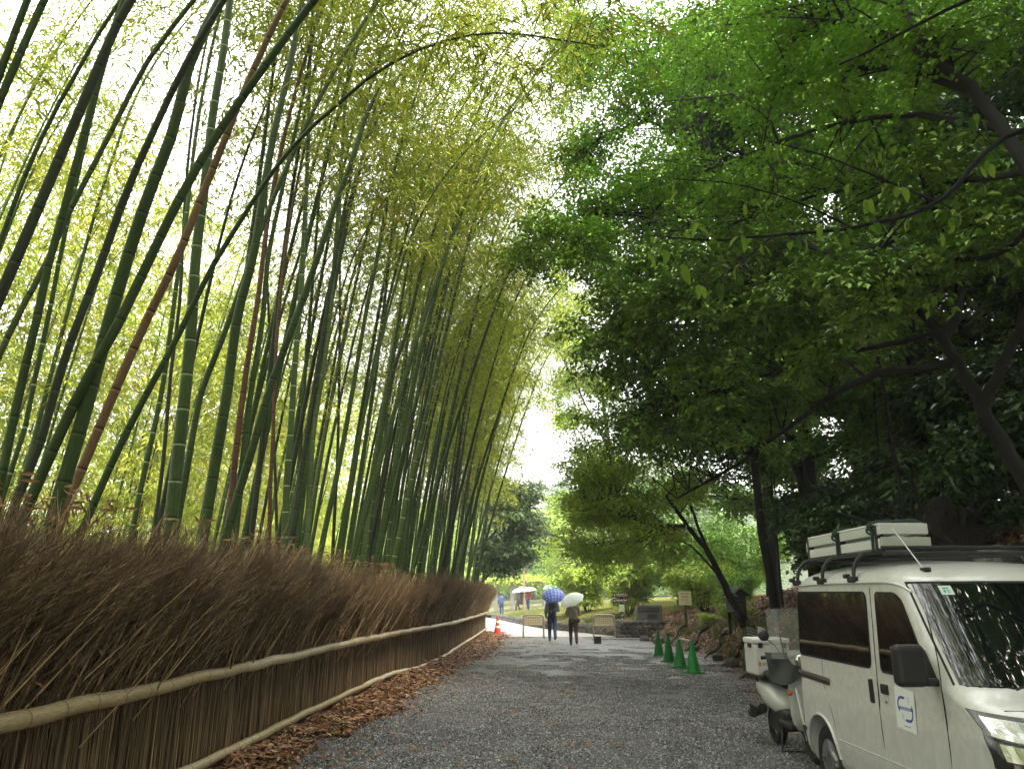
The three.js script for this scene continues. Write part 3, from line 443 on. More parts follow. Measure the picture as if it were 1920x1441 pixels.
  for (const D of [-9, -2, 5]) for (const b of [8, 15]) for (const y of [8, 13]) ms.push(place(-3 - b, y, -D, 0, rnd() * 6, 0, 1));
  for (const [x, y, D] of [[-6.5, 9, -9], [-5.5, 11, -2], [-1, 11.5, -6], [-6, 6, -15], [0.5, 9, -15], [-1, 13, 0]]) ms.push(place(x, y, -D, 0, rnd() * 6, 0, 1)); // unseen clumps added behind and over the viewer to darken the near track
  tag(inst('distant_bamboo_foliage', chunk.geometry, M.bamLeaf, ms), 'yellow green leaf mass of the far bamboo grove with unseen shading clumps added behind the viewer', 'foliage', null, 'stuff');
}
// ---------- broadleaved trees ----------
M.bark = std(C(0.07, 0.058, 0.045), 0.9, { map: rep(barkT, 2, 0.5), bumpMap: rep(grainB, 3, 1), bumpScale: 0.02 });
M.barkDark = std(C(0.038, 0.032, 0.027), 0.85, { map: rep(barkT, 2, 0.5), bumpMap: rep(grainB, 3, 1), bumpScale: 0.02 });
M.barkPale = std(C(0.16, 0.13, 0.1), 0.9, { map: rep(barkT, 2, 0.5), bumpMap: rep(grainB, 3, 1), bumpScale: 0.02 });
const leafy = (rough) => std(C(1, 1, 1), rough, { vertexColors: true, flatShading: true, side: THREE.DoubleSide });
M.mapleLeaf = leafy(0.6); M.softLeaf = leafy(0.55); M.glossLeaf = leafy(0.32);
const sprays = {
  maple: [1, 2, 3].map((k) => leafSpray(300 + k, 24, 0.4, 0.031, 0.08, 0.4, 4, 0.45)),
  soft: [1, 2, 3].map((k) => leafSpray(310 + k, 22, 0.4, 0.032, 0.11, 0.5, 4, 0.55)),
  gloss: [1, 2, 3].map((k) => leafSpray(320 + k, 22, 0.38, 0.032, 0.11, 0.5, 4, 0.75)),
};
const mix2 = (a, b, v = 0.2) => () => { const t = rnd(), k = 1 + rr(-v, v); return C(lerp(a[0], b[0], t) * k, lerp(a[1], b[1], t) * k, lerp(a[2], b[2], t) * k); };
const hue = {
  maple: mix2([0.16, 0.33, 0.026], [0.3, 0.48, 0.045]), gloss: mix2([0.035, 0.075, 0.018], [0.08, 0.15, 0.028]),
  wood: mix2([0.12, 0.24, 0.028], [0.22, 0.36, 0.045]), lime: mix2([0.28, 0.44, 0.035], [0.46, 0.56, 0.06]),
};
const leafMat = { maple: 'mapleLeaf', soft: 'softLeaf', gloss: 'glossLeaf' };
// limbs: [[points], r0, r1]; blobs: [[x, y, z], radius, sprays, flatten]; all in world coordinates, the group stands at the trunk's base
function tree(name, label, { limbs, blobs, leaf = 'soft', tint = hue.wood, bark = M.bark, size = 1, gap = -0.1, sd = 1, group, twig = 1, category = 'tree', more = 1.12 }) {
  seed(sd * 97 + 5);
  const base = limbs[0][0][0], o = thing(name, label, category, base, 0, group), B = V(...base), samples = [], wood = [];
  for (const [pts, r0, r1] of limbs) {
    const n = Math.max(6, pts.length * 4), c = curve(pts.map((p) => V(...p).sub(B)), n); c.forEach((p, i) => { if (i > 1 && i < n) p.add(V(gauss(), gauss(), gauss()).multiplyScalar(0.025 * Math.min(1, r0 * 10))); });
    const rad = taper(r0, r1, n, 0.8); if (pts === limbs[0][0]) { rad[0] *= 1.35; rad[1] *= 1.1; }
    wood.push(tube(c, rad, r0 > 0.12 ? 12 : 7)); c.forEach((p, i) => { if (i > n * 0.25 || pts !== limbs[0][0]) samples.push([p, rad[i]]); });
  }
  const mats = [[], [], []], cols = [[], [], []], tw = [];
  for (const [c, R, n1, fl = 0.75] of blobs) {
    const n = n1 * more;
    const ctr = V(...c).sub(B), close = samples.map((s) => [s[0].distanceTo(ctr), s]).sort((a, b) => a[0] - b[0]).slice(0, 14).map((s) => s[1]);
    const nt = Math.max(2, Math.round(n / 14 * twig));
    for (let t = 0; t < nt; t++) {
      const d = V(gauss(), gauss() * fl, gauss()).normalize().multiplyScalar(R * rr(0.5, 1.05)), e = ctr.clone().add(d); e.y = ctr.y + (e.y - ctr.y) * fl;
      const s = close[Math.floor(rnd() * rnd() * close.length)];
      const m = s[0].clone().lerp(e, 0.5).add(V(gauss(), 0.4 + gauss() * 0.6, gauss()).multiplyScalar(0.1 * s[0].distanceTo(e)));
      const cc = curve([s[0], m, e], 7); if (s[0].distanceTo(e) < 7) tw.push(tube(cc, taper(Math.min(s[1] * 0.6, 0.028), 0.004, 7), 4, null, false));
      const per = n / nt;
      for (let i = 0; i < per; i++) {
        const q = cc[3 + Math.floor(rnd() * 4.99)].clone().add(V(gauss() * 0.42, gauss() * 0.2, gauss() * 0.42).multiplyScalar(R * 0.55));
        if (n3((q.x + B.x) * 0.8 / size, (q.y + B.y) * 1.1 / size, (q.z + B.z) * 0.8 / size) < gap) continue;
        const j = Math.floor(rnd() * 3); mats[j].push(place(q.x, q.y, q.z, gauss() * 0.5, rnd() * 6.28, gauss() * 0.5, size * rr(0.75, 1.25))); cols[j].push(tint());
      }
    }
  }
  const tk = part('trunk', wood, bark, o);
  if (tw.length) part('twigs', tw, bark, o).userData.kind = 'stuff';
  if (mats.some((m) => m.length)) leaves('crown', sprays[leaf], M[leafMat[leaf]], mats, cols, o);
  return o;
}
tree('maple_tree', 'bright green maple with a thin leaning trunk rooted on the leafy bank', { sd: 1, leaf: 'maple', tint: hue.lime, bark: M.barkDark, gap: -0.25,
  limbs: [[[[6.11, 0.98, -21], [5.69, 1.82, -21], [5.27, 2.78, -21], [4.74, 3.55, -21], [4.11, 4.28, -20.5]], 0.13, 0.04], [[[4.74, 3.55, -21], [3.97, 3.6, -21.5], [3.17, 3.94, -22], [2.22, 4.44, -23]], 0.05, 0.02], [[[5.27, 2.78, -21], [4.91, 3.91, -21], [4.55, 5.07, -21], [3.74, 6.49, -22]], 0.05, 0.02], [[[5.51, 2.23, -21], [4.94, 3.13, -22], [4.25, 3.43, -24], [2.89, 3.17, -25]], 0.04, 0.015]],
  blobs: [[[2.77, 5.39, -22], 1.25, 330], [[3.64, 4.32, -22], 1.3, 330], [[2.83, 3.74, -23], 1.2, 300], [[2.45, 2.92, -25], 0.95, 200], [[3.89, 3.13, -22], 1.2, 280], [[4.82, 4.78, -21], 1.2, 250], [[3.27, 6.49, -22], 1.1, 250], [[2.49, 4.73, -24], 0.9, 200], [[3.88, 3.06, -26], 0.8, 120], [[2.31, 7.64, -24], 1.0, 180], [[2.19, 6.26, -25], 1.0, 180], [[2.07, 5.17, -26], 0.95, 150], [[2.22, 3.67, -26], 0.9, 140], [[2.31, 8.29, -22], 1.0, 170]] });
tree('evergreen_oak', 'large dark limbed evergreen reaching left over the van from the right bank', { sd: 2, leaf: 'gloss', tint: hue.wood, bark: M.barkDark, gap: -0.15, twig: 1.6,
  limbs: [[[[6.96, 2.23, -10], [6.59, 3.39, -10], [6.29, 4.12, -10], [6.03, 4.79, -10], [5.91, 5.06, -10], [5.61, 5.73, -10.2], [4.91, 6.45, -10.5], [4.36, 7.13, -11]], 0.115, 0.04],
    [[[6.02, 4.72, -10], [5.49, 4.86, -11], [5.16, 4.8, -12], [4.79, 4.49, -13], [4.11, 4.01, -14], [3.21, 3.51, -15]], 0.075, 0.02], [[[6.06, 5.22, -10], [5.87, 5.36, -11], [5.33, 5.48, -12], [4.12, 5.31, -13], [2.56, 5.16, -15]], 0.06, 0.015],
    [[[5.61, 5.73, -10.2], [4.94, 6.41, -11], [4.4, 6.84, -12], [3.28, 6.86, -13], [2.17, 6.83, -14]], 0.05, 0.015], [[[6.29, 4.12, -10], [6.54, 4.74, -9.6], [6.67, 5.37, -9.3], [6.88, 6.28, -9]], 0.09, 0.03], [[[5.91, 5.06, -10], [6.24, 5.65, -10], [6.27, 6.3, -10], [6.01, 7.14, -10]], 0.1, 0.03]],
  blobs: [[[2.72, 5.05, -15], 1.2, 300], [[3.45, 5.79, -14.5], 1.2, 300], [[2.41, 6.62, -15], 1.2, 320], [[2.11, 7.32, -15], 1.0, 240], [[4.39, 5.02, -14], 1.1, 220], [[4.2, 6.25, -13], 1.2, 240], [[4.81, 6.36, -12], 1.0, 200], [[3.28, 6.86, -13], 1.2, 260], [[2.32, 7.95, -14], 1.1, 240], [[5.17, 5.97, -10], 0.9, 140], [[6.21, 6.3, -9.5], 0.9, 150], [[6.15, 7.57, -10], 1.0, 160], [[5.27, 5.71, -12], 0.9, 130]] });
tree('maple_tree', 'tall maple with layered horizontal branches filling the upper right', { sd: 3, leaf: 'maple', tint: hue.maple, bark: M.barkDark, gap: -0.08, twig: 2,
  limbs: [[[[7.9, 2.6, -8], [6.62, 4.53, -8.2], [6.57, 5.75, -8.4], [6.47, 6.96, -8.6], [6.28, 8.27, -9], [5.89, 8.75, -9], [5.73, 10.04, -9.4], [5.85, 11.92, -10]], 0.13, 0.045],
    [[[6.28, 8.27, -9], [5.62, 9.45, -10], [5.08, 9.97, -11], [4.26, 10.48, -12], [3.14, 11.37, -13.5]], 0.06, 0.012], [[[6.43, 7.56, -8.8], [5.91, 8.6, -10], [5.25, 9.1, -11], [4.64, 9.4, -12], [3.71, 10.02, -14], [2.57, 10.49, -15]], 0.06, 0.012], [[[5.89, 8.75, -9], [5.31, 10.28, -10], [4.88, 12.01, -12], [3.35, 13.33, -14]], 0.06, 0.012],
    [[[6.51, 6.81, -8.6], [6.2, 7.19, -9.5], [5.81, 8.02, -11], [4.81, 8.24, -12], [3.77, 8.25, -13], [2.46, 8.76, -14]], 0.05, 0.012], [[[6.53, 6.16, -8.5], [6.12, 5.83, -9], [5.6, 6.38, -10], [5.02, 7.04, -11]], 0.05, 0.015]],
  blobs: [[[4.16, 12.24, -13], 1.4, 250], [[4.71, 10.17, -12], 1.3, 210], [[4.91, 10.93, -11], 1.3, 190], [[5.44, 9.59, -10.5], 1.1, 150], [[5.87, 9.74, -9.6], 1.1, 140], [[6.22, 9.05, -9], 1.0, 120], [[5.48, 8.17, -11], 1.1, 160], [[4.07, 8.24, -12], 1.2, 190], [[3.38, 9.96, -14], 1.1, 190], [[4.5, 11.5, -10], 1.8, 260]] });
tree('maple_tree', 'light green maple whose leaves edge the sky gap at the upper centre', { sd: 9, leaf: 'maple', tint: hue.maple, bark: M.barkDark, gap: -0.1, twig: 1.5,
  limbs: [[[[7.1, 1.3, -17.5], [6.6, 4, -17.3], [5.9, 7.5, -17], [5.0, 11, -16.5], [4.2, 14.5, -16]], 0.17, 0.06], [[[6.2, 6.5, -17.1], [4.16, 9.91, -16], [2.62, 9.92, -15.5], [1.38, 9.4, -15], [0.34, 9.14, -15]], 0.06, 0.012], [[[5.4, 9.5, -16.8], [3.44, 12.58, -16], [2.41, 12.29, -16], [1.64, 11.86, -16]], 0.06, 0.012], [[[5, 11, -16.5], [3.14, 14.54, -16], [2.31, 15.43, -16.5], [1.4, 15.85, -17]], 0.06, 0.012]],
  blobs: [[[2.51, 15.16, -16], 1.6, 330], [[2.9, 12.59, -15], 1.4, 300], [[2.09, 12.15, -16], 1.1, 220], [[2.94, 10.95, -15], 1.2, 240], [[2.54, 9.78, -15], 1.2, 250], [[1.84, 15.98, -18], 1.1, 160], [[1.03, 9.14, -15], 0.9, 160], [[0.3, 9.25, -16], 0.75, 110], [[0, 8.69, -17], 0.7, 80], [[1.7, 8.52, -15], 0.9, 150], [[2.13, 7.7, -16], 1.0, 170], [[1.37, 14.22, -17], 0.9, 110], [[1.2, 12.2, -17], 0.8, 90], [[1.13, 16.35, -17], 1.1, 150], [[1.61, 10.6, -16], 0.9, 120], [[3.4, 13.8, -15.5], 1.8, 240]] });
tree('evergreen_oak', 'dark glossy evergreen with a straight trunk at the heart of the right hand wood', { sd: 4, leaf: 'gloss', tint: hue.gloss, bark: M.barkDark, gap: -0.35,
  limbs: [[[[5.95, 1.1, -18], [5.73, 4.32, -18], [5.92, 7.76, -18], [6.1, 12.35, -18], [6.3, 17.94, -18], [6.39, 21.75, -18]], 0.095, 0.07], [[[5.92, 7.76, -18], [5.09, 9.09, -18.5], [3.99, 9.9, -19]], 0.07, 0.02], [[[6.08, 11.26, -18], [5.08, 12.82, -18], [4.45, 14.12, -18]], 0.07, 0.02], [[[5.81, 5.6, -18], [5.31, 6.66, -19], [4.21, 7.09, -19.5]], 0.06, 0.02], [[[5.92, 7.76, -18], [6.85, 9.18, -18], [7.88, 10.05, -18]], 0.07, 0.02]],
  blobs: [[[4.84, 9.9, -19], 1.7, 420], [[4.21, 11.47, -19], 1.4, 330], [[5.93, 12.82, -18], 1.8, 400], [[5.07, 14.79, -18], 1.6, 360], [[6.7, 10.5, -18], 1.6, 330], [[5.38, 7.52, -19], 1.6, 360], [[6.45, 7.76, -18], 1.4, 280], [[4.69, 6.19, -20], 1.4, 330], [[5.87, 5.14, -19], 1.2, 220], [[3.6, 9.29, -19], 1.1, 230], [[3.77, 7.68, -20], 1.0, 200], [[6.19, 16.16, -18], 1.8, 340], [[7.53, 14.79, -18], 1.7, 260], [[4.28, 16.33, -18], 1.4, 260]] });
tree('evergreen_tree', 'round dark evergreen standing past the far end of the fence', { sd: 5, leaf: 'gloss', tint: hue.gloss, bark: M.barkDark, gap: -0.3, size: 1.7,
  limbs: [[[[-2.3, 0, -44], [-2.2, 2, -44], [-1.8, 4.5, -44.5], [-1.2, 7.5, -45]], 0.25, 0.08], [[[-2.2, 2, -44], [-1, 3.2, -44], [0.2, 4, -44.5]], 0.08, 0.03], [[[-1.8, 4.5, -44.5], [-0.4, 6, -45], [0.8, 7, -45]], 0.08, 0.03]],
  blobs: [[[-0.15, 6.39, -45], 1.9, 240], [[0.76, 4.42, -45], 1.3, 170], [[-0.91, 4.12, -45], 1.5, 190], [[1.25, 7.78, -45], 1.2, 130], [[-1.44, 8.4, -46], 1.6, 190], [[1.82, 5.72, -46], 0.9, 80], [[-0.45, 3.24, -45], 0.8, 90], [[0, 8.41, -45], 1.2, 120]] });
// the wood behind the maples: three kinds of tree, copied
const again = (src, label, x, D, turn, sx, sy, group) => { const o = src.clone(); o.name = numbered(src.name.replace(/_\d+$/, '')); o.position.set(x, landY(x, D) - 0.1, -D); o.rotation.y = turn; o.scale.set(sx, sy, sx); o.userData = { ...src.userData, label }; if (group) o.userData.group = group; scene.add(o); return o; };
{
  const spots = [[8.6, 15.5, 'slim dark stemmed tree behind the van roof'], [10.9, 13.5, 'glossy dark tree above the root mound'], [12.8, 17, 'leafy tree at the right border behind the leaning trunk'], [7.9, 20.5, 'slim straight tree left of the dark limbed evergreen'], [10.6, 20, 'dark evergreen tree deep in the wood above the van'], [14.5, 22, 'broad tree at the back of the right hand wood'], [8.6, 26, 'leafy tree on the bank behind the wooden box'], [12, 26.5, 'dark tree filling the wood right of the evergreen'], [16.5, 17.5, 'tree at the far right edge of the wood'], [10.3, 31.5, 'leafy tree on the bank above the cream notice'], [14.6, 12.5, 'big dark tree overhanging the right border'], [9.8, 9.2, 'leafy tree on the bank just past the right border'], [12.4, 5, 'dark tree on the bank beside the viewer'], [9.8, 1.5, 'leafy bank tree nearest the viewer']];
  const src = [];
  for (let k = 0; k < 3; k++) {
    const [x, D, label] = spots[k]; seed(4000 + k); const h = [12.5, 11.5, 13.5][k], y0 = landY(x, D) - 0.1, L = [], b = [], t0 = [], lean = [-0.5, 0.4, -0.8][k];
    for (let i = 0; i <= 4; i++) t0.push([x + lean * i * i * 0.1 + gauss() * 0.12, y0 + h * i / 4, -D + gauss() * 0.2]);
    L.push([t0, 0.17, 0.05]);
    for (let i = 0; i < 11; i++) { const q = 0.24 + 0.72 * i / 10, p = [x + lean * q * q * 1.6, y0 + h * q, -D], a = i * 2.4 + rnd(), l = rr(1.5, 2.6) * (1.25 - 0.5 * q), e = [p[0] + Math.cos(a) * l, p[1] + rr(0.1, 0.9), p[2] + Math.sin(a) * l]; L.push([[p, [(p[0] + e[0]) / 2, (p[1] + e[1]) / 2 + 0.25, (p[2] + e[2]) / 2], e], 0.06, 0.015]); b.push([e, rr(1.3, 1.8), 170], [[lerp(p[0], e[0], 0.4), p[1] + 0.3, lerp(p[2], e[2], 0.4)], 1.1, 60]); }
    b.push([[x + lean * 1.6, y0 + h, -D], 1.8, 240]);
    src.push(tree('wood_tree', label, { sd: 40 + k, leaf: k === 1 ? 'gloss' : 'soft', tint: [hue.wood, hue.gloss, hue.maple][k], bark: M.barkDark, limbs: L, blobs: b, gap: -0.25, size: 1.35, more: 0.95, group: 'trees of the right hand wood' }));
  }
  seed(4100); spots.slice(3).forEach(([x, D, label], i) => again(src[i % 3 === 2 ? 0 : i % 3 === 1 ? 1 : 2], label, x, D, rnd() * 6.28, rr(0.9, 1.2), rr(0.9, 1.2)));
}
{ // trunkless leaf clumps added out of view, behind and above the viewer, for shade
  seed(4150); const cm = [[], [], []], cc = [[], [], []], ms = [];
  for (let k = 0; k < 900; k++) { const p = V(rr(-4, 4), rr(-3, 3), rr(-4, 4)); if (n3(p.x * 0.35, p.y * 0.35, p.z * 0.35 + 9) < -0.3) continue; const j = k % 3; cm[j].push(place(p.x, p.y, p.z, gauss() * 0.5, rnd() * 6, gauss() * 0.5, rr(1.2, 1.9))); cc[j].push(hue.maple()); }
  const chunk = leaves('chunk', sprays.soft, M.softLeaf, cm, cc, new THREE.Group());
  for (const [x, y, D] of [[7, 9.5, 0], [3, 10.5, -1], [6, 6.5, -3], [8, 7, -6], [5, 11, -6], [2, 9.5, -13], [8, 5, -12], [6.5, 13.5, 3], [12, 9, 1], [4, 5, -17]]) ms.push(place(x, y, -D, 0, rnd() * 6, 0, 1));
    tag(inst('unseen_shade_canopy', chunk.geometry, M.softLeaf, ms), 'unseen green leaf clumps added around the viewer to shade the near track', 'foliage', null, 'stuff');
}
// slender upright saplings and shrubs along the bank
{
  const sh = [[8.1, 34, 2.2, 'lime', 'light green shrub behind the cream notice board'], [5.9, 40, 2.6, 'lime', 'light green shrub behind the dark signpost'], [8.2, 38, 3.2, 'maple', 'green shrub on the bank behind the stone monument'], [10.2, 35, 3, 'maple', 'bushy shrub on the bank right of the notice board'], [6.9, 28.2, 0.6, 'lime', 'low yellow green bush at the foot of the notice board'], [6.6, 23.5, 0.8, 'lime', 'small leafy bush beside the wooden box'], [4.3, 46, 2.6, 'lime', 'weeping lime green shrub above the white umbrella'], [9.3, 44, 3.4, 'maple', 'green tree shrub beyond the monument'], [12, 41, 4, 'wood', 'dense shrub far up the bank']];
  sh.push([7.2, 12.6, 1.9, 'gloss', 'dark evergreen bush on the bank above the motor scooter'], [8.6, 11.2, 2.2, 'gloss', 'dark evergreen bush behind the roof rack'], [6.9, 16.6, 1.8, 'gloss', 'dark bush on the bank left of the roof rack'], [9.6, 14.6, 2.6, 'gloss', 'tall dark bush beside the root mound'], [11.2, 11.6, 2.4, 'gloss', 'dark bush at the right border above the van'], [8.0, 19, 2.2, 'gloss', 'dark bush under the slim trees'], [9.4, 23, 2.4, 'maple', 'green bush under the leafy bank tree'], [8.4, 30, 1.5, 'maple', 'green bush right of the cream notice board']);
  const kinds = {};
  sh.forEach(([x, D, h, t, label], i) => {
    const k = kinds[t]; if (k) { const s = h / k[1]; again(k[0], label, x, D, i * 1.9, s, s); return; }
    seed(4400 + i); const y0 = landY(x, D) - 0.05, L = [], b = [];
    for (let k = 0; k < 7; k++) { const a = k * 0.9 + rnd(), l = h * 0.45, p = [[x + 0.03 * k, y0, -D], [x + Math.cos(a) * l * 0.5, y0 + h * 0.5, -D + Math.sin(a) * l * 0.5], [x + Math.cos(a) * l, y0 + h * rr(0.75, 1), -D + Math.sin(a) * l]]; L.push([p, 0.015 + 0.008 * h, 0.006]); b.push([p[2], h * 0.3, 60 + 12 * h], [p[1], h * 0.28, 50]); }
    kinds[t] = [tree('shrub', label, { sd: 70 + i, leaf: t === 'gloss' ? 'gloss' : 'soft', tint: hue[t], bark: M.barkDark, limbs: L, blobs: b, gap: -0.3, size: 1.1, category: 'shrub', group: 'shrubs on the bank' }), h];
  });
  for (let i = 0; i < 16; i++) {
    seed(4600 + i); const D = rr(12, 24), x = bankX(D) + rr(1.2, 6), y0 = landY(x, D) - 0.05, h = rr(3.5, 6.5), l = gauss() * 0.5;
    tree('sapling', 'thin dark sapling on the leafy bank ' + (D < 16 ? (x > 8 ? 'high above the van roof' : 'just behind the motor scooter') : D < 20 ? (x > 8 ? 'deep in the wood by the evergreen trunk' : 'near the white slatted stand') : (x > 8.5 ? 'far back behind the wooden box' : 'close to the wooden box')), { sd: 90 + i, leaf: 'soft', tint: hue.wood, bark: M.barkDark, gap: -0.1, limbs: [[[[x, y0, -D], [x + l * 0.3, y0 + h * 0.5, -D], [x + l, y0 + h, -D + l]], rr(0.025, 0.05), 0.01]], blobs: [[[x + l, y0 + h, -D], 0.8, 50], [[x + l * 0.4, y0 + h * 0.7, -D], 0.9, 50]], group: 'saplings on the bank' });
  }
}
// pale trees in the park beyond
tree('park_tree', 'pale green park tree with one bent bare limb in the centre gap', { sd: 6, leaf: 'soft', tint: hue.lime, bark: M.bark, gap: -0.1, size: 1.8,
  limbs: [[[[4.6, 1.4, -55], [4.46, 3.96, -55], [4.19, 5.23, -55], [4.21, 6.15, -55]], 0.2, 0.08], [[[4.19, 5.23, -55], [3.56, 5.79, -55], [2.81, 6.04, -55], [1.8, 6.23, -55]], 0.12, 0.04], [[[4.2, 5.97, -55], [4.92, 7.65, -55], [5.26, 10.07, -56]], 0.1, 0.03]],
  blobs: [[[4.99, 7.97, -58], 2, 120], [[4.05, 3.98, -60], 1.6, 110], [[5.27, 3.21, -54], 1.6, 130], [[2.89, 8.61, -60], 1.8, 70], [[5.66, 11.52, -60], 1.8, 90], [[2.95, 5.49, -62], 1.4, 70], [[1.99, 6.99, -58], 1.2, 50]] });
tree('park_tree', 'tall pale leaved park tree seen high in the gap', { sd: 7, leaf: 'soft', tint: hue.lime, bark: M.bark, gap: -0.05, size: 1.7,
  limbs: [[[[7.5, 1.2, -50], [7.2, 6, -50], [6.5, 11, -50], [5.8, 17, -50]], 0.3, 0.08], [[[7, 8, -50], [5.4, 11, -50], [4, 13, -50]], 0.1, 0.03], [[[6.5, 11, -50], [4.6, 15, -50], [3.2, 18, -50]], 0.1, 0.03]],
  blobs: [[[4.43, 13.55, -52], 1.8, 190], [[4.32, 17.01, -52], 1.8, 190], [[5.14, 19.48, -50], 2, 220], [[3.72, 21.84, -50], 1.7, 170], [[5.78, 22.64, -50], 2, 200], [[6.36, 16.23, -52], 2, 200], [[3.36, 20.08, -54], 1.4, 120], [[6.07, 11.67, -54], 1.8, 170], [[2.63, 24.26, -50], 1.4, 120], [[4.21, 27.58, -50], 1.6, 130], [[3.09, 15.79, -54], 1.2, 90]] });
{
  const far = [[-16, 95, 11], [-7, 100, 12], [1, 92, 9], [7, 98, 13], [14, 88, 14], [-24, 88, 13], [22, 94, 15], [-2, 125, 17], [10, 130, 19], [-14, 128, 18], [24, 126, 20], [-30, 118, 18], [3, 112, 12]];
  const srcs = [];
  far.forEach(([x, D, h], i) => {
    const label = ['hazy grey green tree at the foot of the far hill', 'hazy pale tree across the park'][i % 2], group = ['hazy trees at the hill foot', 'hazy trees across the park'][i % 2];
    if (i > 1) { const k = srcs[i % 2], s = h / k[1]; again(k[0], label, x, D, i * 2.1, s, s); return; }
    seed(4800 + i); const y0 = landY(x, D) - 0.3, L = [[[[x, y0, -D], [x, y0 + h * 0.4, -D], [x + 0.3, y0 + h * 0.8, -D]], 0.3, 0.1]], b = [];
    for (let k = 0; k < 16; k++) { const a = rnd() * 6.28, q = rr(0.25, 0.95), w = h * 0.33 * Math.sin(Math.PI * Math.min(0.95, q + 0.1)); b.push([[x + Math.cos(a) * w, y0 + h * q, -D + Math.sin(a) * w], h * 0.17, 40]); }
    srcs.push([tree('far_tree', label, { sd: 140 + i, leaf: 'soft', tint: i % 2 ? hue.lime : hue.wood, limbs: L, blobs: b, gap: -0.4, size: 3.2, twig: 0.3, group }), h]);
  });
  // woods covering the hill
  seed(5001); const sp = [leafSpray(333, 60, 1, 0.05, 0.2, 0.3, 8, 0.8)], cm = [[]], cc = [[]], ms = [];
  for (let k = 0; k < 60; k++) { cm[0].push(place(gauss() * 3.5, rr(0, 5), gauss() * 3.5, 0, rnd() * 6, 0, rr(1.4, 2.6))); cc[0].push(hue.wood()); }
  const chunk = leaves('chunk', sp, M.softLeaf, cm, cc, new THREE.Group());
  for (let k = 0; k < 150; k++) { const an = rr(-0.45, 0.35), v = Math.pow(rnd(), 1.2), R = lerp(122, 235, v); ms.push(place(Math.sin(an) * R, -1 + 34 * sstep(0, 1, v) * (0.7 + 0.3 * Math.sin(an * 5 + 1) + 0.2 * n2(an * 4, 3)), -Math.cos(an) * R, 0, rnd() * 6, 0, rr(0.9, 1.5))); }
  tag(inst('hill_woods', chunk.geometry, M.softLeaf, ms), 'misty woods covering the distant hill', 'woods', null, 'stuff');
}
